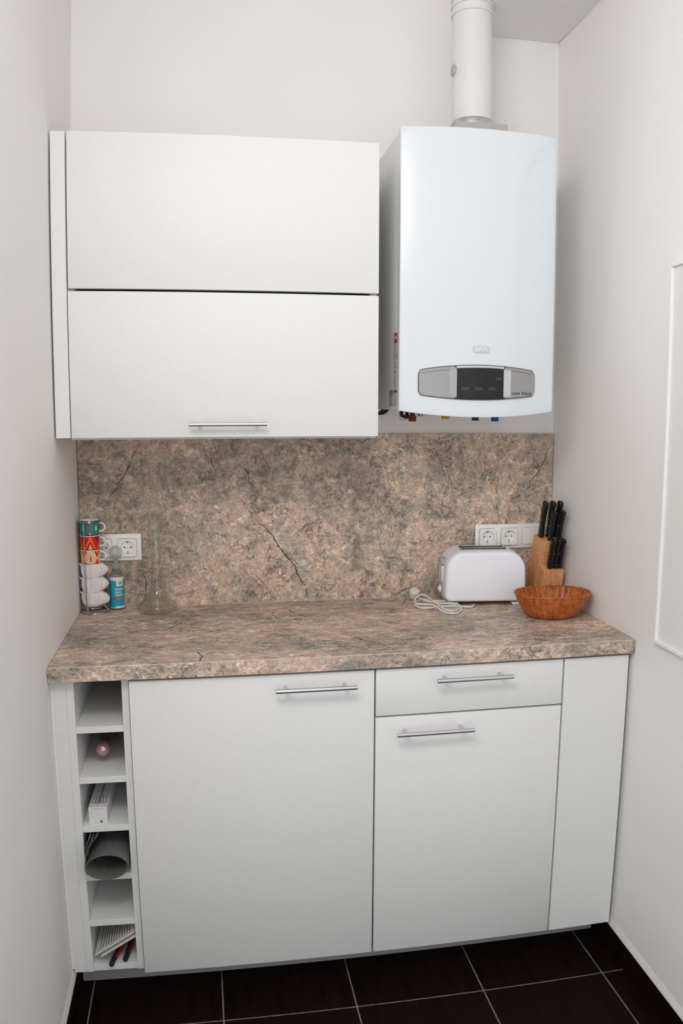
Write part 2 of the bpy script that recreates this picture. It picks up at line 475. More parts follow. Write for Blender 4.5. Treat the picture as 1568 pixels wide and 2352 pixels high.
floor = struct('floor', box(-0.12, 1.6, YB, 0.12, -0.08, -0.0015), M_GROUT)
xs = [0.0] + [0.0404 + 0.333 * k for k in range(5)] + [1.452]
ys = [0.0 + 0.0036 - 0.333 * k for k in range(0, 11)]
tiles = {}
for i in range(len(xs) - 1):
    for j in range(len(ys) - 1):
        g = 0.0019
        x0, x1 = xs[i] + g, xs[i + 1] - g
        y1, y0 = min(ys[j], 0.0) - g, ys[j + 1] + g
        if i == len(xs) - 2: x1 = wr(y0) - 0.001
        key = (round(x1 - x0, 3), round(y1 - y0, 3))
        if key not in tiles:
            t = box(-(x1 - x0) / 2, (x1 - x0) / 2, -(y1 - y0) / 2, (y1 - y0) / 2, -0.006, 0.0, 0.0012)
            o = obj('floor_tile', t, M_TILE, floor); tiles[key] = o
        else:
            o = tiles[key].copy(); COL.objects.link(o)
        o.location = ((x0 + x1) / 2, (y0 + y1) / 2, 0.0)

# dark skirting tiles with a white caulk line on top
for side in ('left', 'right'):
    sk = bmesh.new()
    T = 0.008
    if side == 'left':
        prism(sk, [(0.0, 0.092), (0.0, 0.072), (T, 0.072), (T * 0.85, 0.077)], 'y', -0.001, YB)
    else:
        prism(sk, [(0.0, 0.092), (0.0, 0.072), (-T, 0.072), (-T * 0.85, 0.077)], 'y', -0.001, YB)
        bmesh.ops.transform(sk, matrix=Matrix.Translation((1.452, 0, 0)) @ Matrix(((1, 0.016, 0, 0), (0, 1, 0, 0), (0, 0, 1, 0), (0, 0, 0, 1))), verts=sk.verts)
    base = struct('baseboard_' + side, sk, M_CAULK)
    y = -0.003 if side == 'left' else -0.300
    if side == 'right':
        t = box(0.0006, T, -0.2965, 0, 0.0, 0.072, 0.0008); bmesh.ops.transform(t, matrix=Matrix.Translation((wr(0) - T - 0.0015, -0.002, 0)), verts=t.verts)
        obj('skirting_tile', t, M_TILE, base)
    while y - 0.33 > YB:
        if side == 'left': t = box(0.0003, T, y - 0.330, y, 0.0, 0.072, 0.0008)
        else:
            t = box(0, T - 0.0003, y - 0.330, y, 0.0, 0.072, 0.0008)
            for v in t.verts: v.co.x += wr(v.co.y) - T
        obj('skirting_tile', t, M_TILE, base)
        y -= 0.333

# ================================================================ stone laminate
HT = 0.8987
wt = thing('worktop', 'beige and grey stone-look laminate worktop running from wall to wall', 'worktop', (0.7, -0.29, 0.8627))
b = bmesh.new()
prism(b, [(0.0012, -0.001), (wr(0) - 0.001, -0.001), (wr(-0.578) - 0.001, -0.578), (0.0012, -0.578)], 'z', 0.8627, HT)
bmesh.ops.bevel(b, geom=[e for e in b.edges if all(v.co.y < -0.57 for v in e.verts) and abs(e.verts[0].co.x - e.verts[1].co.x) > 0.5],
                offset=0.0012, segments=2, affect='EDGES', profile=0.5)
obj('slab', b, M_TOP, wt, w=True)
b = bmesh.new(); tube(b, [(0.0015, -0.5776, HT - 0.0006), (wr(-0.578) - 0.0015, -0.5776, HT - 0.0006)], 0.0007, 6)
obj('edge_line', b, M_EDGE, wt, w=True, label='thin pale seam along the front edge')

b = bmesh.new(); tube(b, [(0.004, -0.0128, HT - 0.0004), (1.449, -0.0128, HT - 0.0004)], 0.0010, 6)
obj('sealant_line', b, M_EDGE, wt, w=True)
bs = thing('backsplash', 'marbled pink and grey-green stone-look panel behind the worktop', 'backsplash', (0.7, -0.006, HT))
obj('panel', box(0.003, 1.4495, -0.012, -0.0005, HT + 0.0003, 1.4044, 0.0006), M_SPLASH, bs, w=True)


def ribbon(bm, pts, width, P, seed):
    """hair-thin printed crack: jagged, tapering strip; P maps the 2-D outline onto its surface"""
    rnd = random.Random(seed)
    q = []
    for (a, b) in zip(pts, pts[1:]):
        L = math.hypot(b[0] - a[0], b[1] - a[1]); n = max(2, int(L / 0.006))
        for k in range(n):
            t = k / n; q.append((a[0] + (b[0] - a[0]) * t + rnd.uniform(-.0016, .0016), a[1] + (b[1] - a[1]) * t + rnd.uniform(-.0016, .0016)))
    q.append(pts[-1]); n = len(q); prev = None
    for i, p in enumerate(q):
        a = q[max(i - 1, 0)]; c = q[min(i + 1, n - 1)]
        dx, dy = c[0] - a[0], c[1] - a[1]; l = math.hypot(dx, dy) or 1
        t = i / (n - 1); w = width * 0.5 * (0.12 + 0.88 * math.sin(pi * min(max(t, .02), .98)) ** 0.6) * rnd.uniform(0.35, 1.15)
        ex, ey = -dy / l * w, dx / l * w
        cur = (bm.verts.new(P(p[0] + ex, p[1] + ey)), bm.verts.new(P(p[0] - ex, p[1] - ey)))
        if prev: bm.faces.new((prev[0], cur[0], cur[1], prev[1]))
        prev = cur
    return bm


SPLASH_VEINS = [(2.6, [(0.183, 1.3843), (0.1782, 1.3709), (0.1645, 1.3553), (0.1502, 1.3171), (0.1337, 1.2857), (0.12, 1.2724), (0.1104, 1.2499), (0.0897, 1.2275), (0.0802, 1.2095)]), (1.8, [(0.3865, 1.3825), (0.3837, 1.3507), (0.3855, 1.3233), (0.3987, 1.3003), (0.3985, 1.2866)]), (1.6, [(0.4409, 1.3934), (0.4451, 1.3683), (0.4538, 1.3409)]), (2.2, [(0.4627, 1.3179), (0.4853, 1.3015), (0.4943, 1.2899), (0.494, 1.2669), (0.5098, 1.2412)]), (3.8, [(0.5111, 1.1505), (0.5386, 1.1311), (0.5501, 1.1168), (0.5639, 1.1023), (0.58, 1.0688), (0.6009, 1.0445), (0.6172, 1.025), (0.6312, 1.0055), (0.6452, 0.9667), (0.6641, 0.9419), (0.6663, 0.9079)]), (1.8, [(0.5986, 1.0541), (0.6266, 1.0248), (0.6548, 0.9952)]), (1.8, [(0.6838, 1.1468), (0.6507, 1.1192), (0.6271, 1.1055)]), (2.6, [(0.1786, 0.9998), (0.1869, 0.9761), (0.1883, 0.9478), (0.1805, 0.9198)]), (1.2, [(0.439, 1.1099), (0.436, 1.0678), (0.4285, 1.0351), (0.4258, 1.0115), (0.4485, 0.9895)]), (1.4, [(0.4764, 0.9887), (0.5089, 0.9853), (0.5366, 0.9558), (0.562, 0.9117)]), (1.2, [(0.2651, 0.9265), (0.3089, 0.9346), (0.346, 0.9476)]), (2.0, [(1.0404, 1.383), (1.0646, 1.3549), (1.0838, 1.3088), (1.0951, 1.2727), (1.112, 1.2261)]), (1.4, [(1.2134, 1.3954), (1.2229, 1.3335), (1.2238, 1.2973), (1.2276, 1.2505)]), (2.4, [(1.4459, 1.3744), (1.4296, 1.3535), (1.4222, 1.322), (1.4009, 1.2853), (1.3793, 1.2592), (1.3716, 1.2382), (1.3499, 1.2174)]), (1.8, [(0.9587, 1.213), (0.9405, 1.203), (0.9277, 1.1776), (0.9174, 1.1573)]), (1.8, [(0.8924, 1.0391), (0.9082, 1.0282), (0.9398, 1.0221), (0.9769, 1.0157)]), (1.6, [(0.9188, 1.0175), (0.9218, 0.986), (0.9088, 0.9603), (0.9117, 0.9391)]), (2.4, [(0.9994, 0.928), (0.9728, 0.9237), (0.9569, 0.9164), (0.9438, 0.9036)]), (1.3, [(0.8999, 1.3935), (0.9155, 1.3809), (0.9259, 1.3708)]), (1.4, [(0.7372, 1.1533), (0.7067, 1.1463), (0.6611, 1.1321)])]
PALE_VEINS = [(2.2, [(1.1413, 1.375), (1.1792, 1.3544), (1.2173, 1.3439), (1.2448, 1.3282), (1.2729, 1.2969)])]
TOP_VEINS = [(2.6, [(0.3472, -0.1278), (0.3148, -0.1784), (0.2841, -0.2372), (0.2645, -0.2746), (0.2449, -0.2973)]), (2.4, [(0.5908, -0.0937), (0.6104, -0.1551), (0.6344, -0.1925), (0.6706, -0.2566)]), (2.0, [(0.5526, -0.1349), (0.5499, -0.1685), (0.5654, -0.2148)]), (2.8, [(0.3396, -0.4907), (0.3515, -0.5321), (0.3449, -0.5739)]), (1.4, [(0.6046, -0.4), (0.5897, -0.4858)]), (3.2, [(0.7076, -0.3787), (0.7316, -0.42), (0.7598, -0.4608), (0.7865, -0.4794), (0.8057, -0.529), (0.828, -0.5707)]), (2.6, [(0.977, -0.0159), (0.9597, -0.0656), (0.9333, -0.124)]), (1.6, [(0.8238, -0.3784), (0.7891, -0.3919), (0.7615, -0.3988)]), (1.6, [(1.0878, -0.4811), (1.1051, -0.5208), (1.1332, -0.5438)])]
EDGE_VEINS = [(1.6, [(-0.0006, 0.8956), (0.0096, 0.8822), (0.0198, 0.8677)]), (1.4, [(0.4656, 0.8926), (0.4768, 0.8762), (0.4859, 0.8662)]), (1.4, [(0.9322, 0.8935), (0.9425, 0.879), (0.9527, 0.8684)]), (1.4, [(1.3981, 0.8952), (1.4072, 0.8827), (1.4163, 0.8717)])]
k = 0
for (w_, pts) in SPLASH_VEINS:
    k += 1; obj('vein', ribbon(bmesh.new(), pts, w_ * 0.00125, lambda a, c: (a, -0.01215, c), k), M_VEIN, bs, w=True)
for (w_, pts) in PALE_VEINS:
    obj('vein', ribbon(bmesh.new(), pts, w_ * 0.001, lambda a, c: (a, -0.01215, c), 77), M_PALE, bs, w=True)
for (w_, pts) in TOP_VEINS:
    k += 1; obj('vein', ribbon(bmesh.new(), pts, w_ * 0.0016, lambda a, c: (a, c, HT + 0.00015), k), M_VEIN, wt, w=True)
for (w_, pts) in EDGE_VEINS:
    k += 1; obj('vein', ribbon(bmesh.new(), [(max(a, 0.003), c) for a, c in pts], w_ * 0.0008, lambda a, c: (a, -0.57815, c), k), M_VEIN, wt, w=True)

# ================================================================ cabinets
def bar_handle(parent, x0, x1, yface, z, r=0.0054, stand=0.034, inset=0.026):
    b = bmesh.new()
    yb = yface - stand
    tube(b, [(x0, yb, z), (x0 + 0.0006, yb, z), (x1 - 0.0006, yb, z), (x1, yb, z)], [r * 0.88, r, r, r * 0.88], 20)
    for x in (x0 + inset, x1 - inset):
        tube(b, [(x, yb + r * 0.7, z), (x, yface, z)], 0.0042, 12)
    return obj('handle', b, M_STEEL, parent, smooth=True, w=True, label='brushed steel bar handle')


def door(name, parent, x0, x1, yf, z0, z1, t=0.018):
    return obj(name, box(x0, x1, yf, yf + t, z0, z1, 0.0011, 2), M_CAB, parent, w=True, smooth=True)


# wall cabinet with two lift-up flaps
wc = thing('wall_cabinet', 'white wall cabinet with two stacked flap doors left of the boiler', 'cabinet', (0.41, 0, 1.404))
b = bmesh.new()
bx(b, 0.040, 0.8112, -0.329, -0.001, 2.133, 2.150); bx(b, 0.040, 0.8098, -0.3295, -0.001, 1.4045, 1.4215)
bx(b, 0.040, 0.057, -0.329, -0.001, 1.4215, 2.133); bx(b, 0.7935, 0.8098, -0.329, -0.001, 1.4215, 2.133)
bx(b, 0.057, 0.7935, -0.012, -0.001, 1.4215, 2.133)
obj('carcass', b, M_CARC, wc, w=True)
door('door', wc, 0.0435, 0.812, -0.35, 1.7735, 2.1513)
d = door('door', wc, 0.0422, 0.812, -0.35, 1.4094, 1.7672)
bar_handle(d, 0.3298, 0.5229, -0.35, 1.4415, 0.0050, 0.030)
obj('filler_strip', box(0.0044, 0.0398, -0.3485, -0.3305, 1.4094, 2.1513, 0.001), M_CAB, wc, w=True)
obj('filler_strip', box(0.0215, 0.0396, -0.330, -0.002, 1.4094, 2.1400, 0.0005), M_CARC, wc, w=True)

# open shelf unit
YS = -0.548
su = thing('shelf_unit', 'narrow white open shelf unit with six compartments at the left wall', 'shelf', (0.107, -0.28, 0.082))
obj('side_panel', box(0.0352, 0.0530, YS, -0.012, 0.0821, 0.8615, 0.0006), M_CAB, su, w=True)
obj('side_panel', box(0.1628, 0.1790, YS, -0.012, 0.0821, 0.8615, 0.0006), M_CAB, su, w=True)
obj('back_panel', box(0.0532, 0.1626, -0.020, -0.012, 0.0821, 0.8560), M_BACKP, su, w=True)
SH = [0.1003, 0.2295, 0.3570, 0.4877, 0.6144, 0.7419]
for z in SH:
    obj('shelf', box(0.0532, 0.1626, YS + 0.0006, -0.0205, z - 0.0162, z, 0.0005), M_CAB, su, w=True)
obj('top_rail', box(0.0532, 0.1626, YS + 0.02, YS + 0.10, 0.8505, 0.8605), M_CARC, su, w=True)
tag(obj('filler_panel', box(0.0056, 0.0350, YS, YS + 0.018, 0.0830, 0.8615, 0.0006), M_CAB),
    'slim white vertical filler board between left wall and open shelf unit', 'panel')

YD = -0.567
struct('trim_2', box(0.0001, 0.0055, YS + 0.0015, YS + 0.016, 0.0925, 0.8620), M_WALL)      # painted seam beside the filler


def carcass(parent, x0, x1):
    b = bmesh.new(); y1 = -0.012; y0 = YD + 0.0195
    bx(b, x0, x0 + 0.016, y0, y1, 0.088, 0.8555); bx(b, x1 - 0.016, x1, y0, y1, 0.088, 0.8555)
    bx(b, x0 + 0.016, x1 - 0.016, y0, y1, 0.088, 0.104); bx(b, x0 + 0.016, x1 - 0.016, y0, y1, 0.840, 0.8555)
    bx(b, x0 + 0.016, x1 - 0.016, y1 - 0.008, y1, 0.104, 0.840)
    return obj('carcass', b, M_DARKGAP, parent, w=True)


c1 = thing('base_cabinet', 'wide white base cabinet with a single full-height door', 'cabinet', (0.47, -0.29, 0.083))
carcass(c1, 0.1815, 0.7640)
d = door('door', c1, 0.1817, 0.7618, YD, 0.0830, 0.8558)
bar_handle(d, 0.5203, 0.7137, YD, 0.8263)
c2 = thing('base_cabinet', 'white base cabinet with a drawer above its door', 'cabinet', (1.0, -0.29, 0.083))
carcass(c2, 0.7642, 1.2520)
d = door('drawer', c2, 0.7662, 1.2496, YD, 0.7375, 0.8558)
bar_handle(d, 0.9094, 1.1044, YD, 0.8301)
d = door('door', c2, 0.7662, 1.2496, YD, 0.0830, 0.7327)
bar_handle(d, 0.8122, 1.0074, YD, 0.6988)
b = bmesh.new(); prism(b, [(1.2541, YD), (1.4318, YD), (1.4318, YD + 0.018), (1.2541, YD + 0.018)], 'z', 0.083, 0.8558)
tag(obj('filler_panel', b, M_CAB), 'broad plain white filler board between drawer cabinet and right wall', 'panel')
b = box(1.2545, 1.4300, -0.540, -0.475, 0.0835, 0.100)
b2 = box(0.0108, 1.4300, -0.4746, -0.4586, 0.0005, 0.0815, 0.0005); 
tag(obj('plinth', b2, M_PLINTH), 'recessed light grey plinth board under the base cabinets', 'plinth')
b.free()

# white framed panel on the right wall
pn = thing('wall_panel', 'large white framed panel mounted on the right wall', 'panel', (1.43, -1.1, 0.92))
def xw(bm):
    for v in bm.verts: v.co.x += wr(v.co.y) - 0.0005
    return bm
py0, py1, pz0, pz1 = -1.75, -0.683, 0.9230, 1.8205
obj('board', xw(box(-0.006, 0, py0 + 0.004, py1 - 0.004, pz0 + 0.004, pz1 - 0.004)), M_CAB, pn, w=True)
F = 0.009
for q in ((py0, py1, pz1 - F, pz1), (py0, py1, pz0, pz0 + F), (py0, py0 + F, pz0 + F, pz1 - F), (py1 - F, py1, pz0 + F, pz1 - F)):
    obj('frame_rail', xw(box(-0.0125, 0, *q, 0.001)), M_PLASW, pn, w=True)

# ================================================================ boiler
BX0, BX1, BZ0, BZ1 = 0.8704, 1.2980, 1.4757, 2.2024
bo = thing('gas_boiler', 'white wall-hung gas boiler with dark display panel beneath a flue', 'boiler', (1.084, 0, 1.4757))
obj('casing', box(BX0 + 0.0035, BX1 - 0.0035, -0.312, -0.001, BZ0 + 0.002, BZ1 - 0.004, 0.003, 2), M_BSIDE, bo, w=True, smooth=True)


def yf(x):
    u = (x - BX0) / (BX1 - BX0) * 2 - 1
    return -0.336 - 0.026 * (1 - u * u)


def crease(z):
    if z < 2.02: return 1.1872 + (z - 1.46) * 0.006
    t = (z - 2.02) / (2.20 - 2.02)
    return 1.1906 + 0.105 * t ** 2.2


def rec(x, z):
    s = (x - crease(z)) / 0.004
    return 0.0022 * (1 / (1 + math.exp(-max(min(s, 20), -20))))


b = bmesh.new(); NX, NZ = 96, 84; G = []
for j in range(NZ + 1):
    row = []
    for i in range(NX + 1):
        u = i / NX; x = BX0 + (BX1 - BX0) * u; zb = BZ0 - 0.0165 * (1 - (2 * u - 1) ** 2)
        z = zb + (BZ1 - zb) * j / NZ
        e = min(u, 1 - u) * (BX1 - BX0); ez = min(j, NZ - j) / NZ * 0.72
        rnd = 0.0015 * (max(0, 1 - e / 0.0045) ** 2 + max(0, 1 - ez / 0.004) ** 2)
        row.append(b.verts.new((x, yf(x) + rec(x, z) + rnd, z)))
    G.append(row)
for j in range(NZ):
    for i in range(NX): b.faces.new((G[j][i], G[j][i + 1], G[j + 1][i + 1], G[j + 1][i]))
border = [G[0][i] for i in range(NX)] + [G[j][NX] for j in range(NZ)] + [G[NZ][i] for i in range(NX, 0, -1)] + [G[j][0] for j in range(NZ, 0, -1)]
back = [b.verts.new((v.co.x, -0.314, v.co.z)) for v in border]
for k in range(len(border)):
    j = (k + 1) % len(border); b.faces.new((border[k], border[j], back[j], back[k]))
obj('front_panel', b, M_BOIL, bo, w=True, smooth=True)


def bowed(x0, x1, zt, zb, off, nx=24, nz=6, r=0.0, deep=0.006):
    """plate that follows the bowed boiler front; zt/zb give its upper and lower outline"""
    b = bmesh.new(); top = []; G = []
    for i in range(nx + 1):
        u = i / nx; x = x0 + (x1 - x0) * u
        a, c = zt(x), zb(x)
        if r:
            e = min(x - x0, x1 - x)
            if e < r: k = r - math.sqrt(max(0, r * r - (r - e) ** 2)); a -= k; c += k
        G.append([b.verts.new((x, yf(x) - off, c + (a - c) * j / nz)) for j in range(nz + 1)])
    for i in range(nx):
        for j in range(nz): b.faces.new((G[i][j], G[i + 1][j], G[i + 1][j + 1], G[i][j + 1]))
    border = [G[i][0] for i in range(nx)] + [G[nx][j] for j in range(nz)] + [G[i][nz] for i in range(nx, 0, -1)] + [G[0][j] for j in range(nz, 0, -1)]
    back = [b.verts.new((v.co.x, v.co.y + deep, v.co.z)) for v in border]
    for k in range(len(border)):
        j = (k + 1) % len(border); b.faces.new((border[k], border[j], back[j], back[k]))
    return b


XC = 1.0775
zt = lambda x: 1.5955 - 0.0135 * ((x - XC) / 0.16) ** 2
zb = lambda x: 1.5040 + 0.0125 * ((x - XC) / 0.16) ** 2
cp = obj('control_panel', bowed(0.9178, 1.2376, zt, zb, 0.003, 64, 4, 0.010), M_DGREY, bo, w=True, smooth=True, label='silver and black control panel')
obj('fascia', bowed(0.9195, 1.0165, lambda x: zt(x) - 0.002, lambda x: zb(x) + 0.002, 0.0046, 32, 4, 0.009), M_SILV, cp, w=True, smooth=True)
obj('fascia', bowed(1.1465, 1.2362, lambda x: zt(x) - 0.002, lambda x: zb(x) + 0.002, 0.0046, 32, 4, 0.009), M_SILV, cp, w=True, smooth=True)
obj('fascia', bowed(1.0165, 1.1465, lambda x: zt(x) - 0.002, lambda x: zt(x) - 0.0075, 0.0046, 24, 2), M_SILVL, cp, w=True, smooth=True)
obj('cheek', bowed(0.9975, 1.0175, lambda x: zt(x) - 0.009, lambda x: zb(x) + 0.006, 0.0052, 6, 2), M_TGREY, cp, w=True, smooth=True)
obj('cheek', bowed(1.1455, 1.1665, lambda x: zt(x) - 0.009, lambda x: zb(x) + 0.006, 0.0052, 6, 2), M_SILVL, cp, w=True, smooth=True)
obj('display', bowed(1.0175, 1.1455, lambda x: zt(x) - 0.0078, lambda x: zb(x) + 0.001, 0.0056, 24, 4), M_BLACKG, cp, w=True, smooth=True, label='black glossy display')
obj('seam', bowed(0.9240, 0.9975, lambda x: zt(x) - 0.0095, lambda x: zt(x) - 0.0105, 0.0049, 12, 1, deep=.001), M_DGREY, cp, w=True)
obj('seam', bowed(1.1665, 1.2320, lambda x: zt(x) - 0.0095, lambda x: zt(x) - 0.0105, 0.0049, 12, 1, deep=.001), M_DGREY, cp, w=True)
for xk in (1.040, 1.0765, 1.114):
    obj('key', bowed(xk - 0.011, xk + 0.011, lambda x: 1.5375, lambda x: 1.5300, 0.0062, 12, 1, 0.0035), M_DGREY, cp, w=True, smooth=True)
obj('key', bowed(1.124, 1.140, lambda x: 1.5625, lambda x: 1.5570, 0.0062, 10, 1, 0.0025), M_DGREY, cp, w=True, smooth=True)


def conform(b, off):
    for v in b.verts: v.co.y = yf(v.co.x) - off + (v.co.y * 1.0)
    return b


t = text_at('LUNA', 0.0080, 1.1700, 0, 1.5195, xscale=1.15, bold=.0002); merge(t, text_at('3', 0.0115, 1.1985, 0, 1.5190, xscale=1.15, bold=.0003)); merge(t, text_at('BLUE', 0.0080, 1.2075, 0, 1.5195, xscale=1.15, bold=.0002))
obj('lettering', conform(t, 0.0050), M_INK, cp, w=True)
bd = obj('badge', bowed(1.0602, 1.1062, lambda x: 1.6452 - 0.0012 * ((x - 1.083) / 0.023) ** 2, lambda x: 1.6262 + 0.0012 * ((x - 1.083) / 0.023) ** 2, 0.0016, 28, 2, 0.005),
         M_SILVL, bo, w=True, smooth=True, label='small pale oval badge')
bd.data.materials[0] = mat('badge_grey', (0.60, 0.60, 0.59), 0.3, noise=0.02)
obj('lettering', conform(text_at('BAXI', 0.0165, 1.0832, 0, 1.6302, align='CENTER', xscale=1.0, depth=0.0006, bold=0.0002), 0.0022), M_PLASW, bd, w=True)

# stickers on the left flank of the boiler
XL = BX0 + 0.0035
st = obj('sticker', box(XL - 0.0004, XL, -0.300, -0.252, 1.532, 1.683), mat('sticker_pale', (0.60, 0.57, 0.55), 0.5, noise=0.02), bo, w=True, label='pale sticker with red heading')
def flank(y0, y1, z0, z1, m, parent, name='print'):
    obj(name, box(XL - 0.0008, XL - 0.0004, y0, y1, z0, z1), m, parent, w=True)
flank(-0.300, -0.264, 1.654, 1.680, M_RED, st); obj('print', box(XL - 0.0012, XL - 0.0008, -0.290, -0.274, 1.665, 1.673), M_LWHITE, st, w=True)
pb = bmesh.new(); rr = random.Random(3)
for z in (1.648, 1.644, 1.639, 1.635): bx(pb, XL - .0008, XL - .0004, -0.282 + rr.uniform(-.004, .004), -0.264, z, z + .0012)
for z in (1.600, 1.590, 1.578, 1.576): bx(pb, XL - .0008, XL - .0004, -0.285, -0.258, z, z + .0014)
tube(pb, smoothpath([(XL - .0006, -.271 + .010 * cos(a / 8 * 2 * pi), 1.553 + .014 * sin(a / 8 * 2 * pi)) for a in range(8)], 4, True), 0.0004, 4, True)
obj('print', pb, M_INKG, st, w=True, kind='stuff')
pb = bmesh.new()
bx(pb, XL - .0008, XL - .0004, -0.298, -0.289, 1.612, 1.630)
for z in (1.628, 1.624, 1.620, 1.616, 1.612): bx(pb, XL - .0008, XL - .0004, -0.279, -0.258, z, z + .0012)
bx(pb, XL - .0008, XL - .0004, -0.276, -0.268, 1.546, 1.560)
obj('print', pb, mat('print_red', (0.62, 0.16, 0.15), 0.5, noise=0.2, nscale=300), st, w=True, kind='stuff')
st = obj('sticker', box(XL - 0.0004, XL, -0.300, -0.205, 1.486, 1.531), mat('sticker_grey', (0.60, 0.56, 0.54), 0.5, noise=0.02), bo, w=True, label='small sticker with a dark red bar')
flank(-0.298, -0.258, 1.523, 1.530, mat('print_rust', (0.33, 0.06, 0.04), 0.5, noise=0.1), st); flank(-0.250, -0.208, 1.516, 1.530, mat('print_moss', (0.20, 0.28, 0.22), 0.6, noise=0.6, nscale=300), st)
pb = bmesh.new()
for z in (1.512, 1.509, 1.503, 1.500, 1.495, 1.492, 1.489): bx(pb, XL - .0008, XL - .0004, -0.246, -0.210, z, z + .0011)
for z in (1.500, 1.493): bx(pb, XL - .0008, XL - .0004, -0.290, -0.262, z, z + .0011)
obj('print', pb, M_INKG, st, w=True, kind='stuff')

# taps and stubs under the boiler
def stub(x, y, z0, r, m, name, cap=None):
    b = bmesh.new(); lathe(b, [(0, z0), (r * .9, z0), (r, z0 + .0015), (r, z0 + .016), (r * .7, z0 + .0165), (r * .6, 1.479), (0, 1.479)], 16, x, y)
    return obj(name, b, m, bo, smooth=True, w=True)
stub(0.9415, -0.20, 1.4452, 0.0108, M_DRED, 'valve_cap')
obj('valve_lever', box(0.9262, 0.9350, -0.207, -0.192, 1.4520, 1.4630, 0.001), M_DRED, bo, w=True)
stub(1.1252, -0.20, 1.4478, 0.0100, M_BLACK, 'valve_cap')
stub(1.1838, -0.20, 1.4455, 0.0105, M_BLUE, 'valve_cap')
stub(1.0340, -0.21, 1.4520, 0.0110, M_YEL, 'valve_knob')
b = bmesh.new(); tube(b, smoothpath([(0.895, -0.27, 1.479), (0.900, -0.24, 1.465), (0.915, -0.215, 1.4585), (0.926, -0.20, 1.460), (0.930, -0.18, 1.478)]), 0.005, 10)
obj('hose', b, M_RUB, bo, w=True, smooth=True)
b = bmesh.new(); tube(b, smoothpath([(0.880, -0.12, 1.479), (0.868, -0.10, 1.4665), (0.885, -0.09, 1.468), (0.90, -0.08, 1.479)]), 0.004, 8)
obj('hose', b, M_RUB, bo, w=True, smooth=True)
for x in (0.975, 1.06, 1.10, 1.150, 1.165): 
    b = bmesh.new(); lathe(b, [(0, 1.4590), (0.008, 1.4590), (0.008, 1.479), (0, 1.479)], 12, x, -0.16); obj('pipe_stub', b, M_BRASS, bo, w=True, smooth=True)
b = bmesh.new(); tube(b, smoothpath([(0.905, -0.20, 1.470), (0.910, -0.19, 1.452), (0.925, -0.185, 1.449), (0.935, -0.19, 1.462)]), 0.0016, 8)
obj('hose', b, M_CPLAS, bo, w=True, smooth=True)

# flue
FX, FY, FR = 1.1160, -0.170, 0.0560
fl = thing('flue_pipe', 'round white flue pipe rising from the boiler top', 'pipe', (FX, FY, 2.2))
b = bmesh.new(); lathe(b, [(FR - .002, 2.283), (FR, 2.2835), (FR, 2.573), (FR + .0005, 2.6), (FR + .0005, 2.70), (FR - .002, 2.70), (FR - .002, 2.283)], 48, FX, FY)
obj('pipe', b, M_FLUE, fl, smooth=True, w=True)
b = bmesh.new(); lathe(b, [(FR - .006, 2.262), (FR + .001, 2.262), (FR + .0012, 2.279), (FR - .001, 2.2835), (FR - .006, 2.2835)], 48, FX, FY)
obj('collar', b, M_STEEL, fl, smooth=True, w=True, label='silver metal collar')
b = bmesh.new()
for zr in (2.584, 2.608, 2.626):
    rng = [(FX + (FR + .002) * cos(a * pi / 24), FY + (FR + .002) * sin(a * pi / 24), zr) for a in range(48)]
    tube(b, rng, 0.0035, 8, True)
obj('bead', b, M_FLUE, fl, smooth=True, w=True)
b = bmesh.new(); lathe(b, [(0, -.002), (.0155, -.002), (.0165, 0), (.0155, .004), (0, .0045)], 24)
bmesh.ops.transform(b, matrix=Matrix.Translation((FX - FR - .0005, FY - .004, 2.424)) @ Matrix.Rotation(-pi / 2, 4, 'Y'), verts=b.verts)
obj('test_plug', b, M_TAN, fl, smooth=True, w=True)
b = bmesh.new(); prism(b, [(1.0440, 2.199), (1.2010, 2.199), (1.1960, 2.2625), (1.0460, 2.2625)], 'y', -0.235, -0.105)
obj('mounting_plate', b, M_TAN, bo, w=True, label='greyish mounting plate on top')

# ================================================================ sockets
def circ_like(outer, cx, cz, r):
    return [(cx + r * cos(math.atan2(q[1] - cz, q[0] - cx)), cz + r * sin(math.atan2(q[1] - cz, q[0] - cx))) for q in outer]


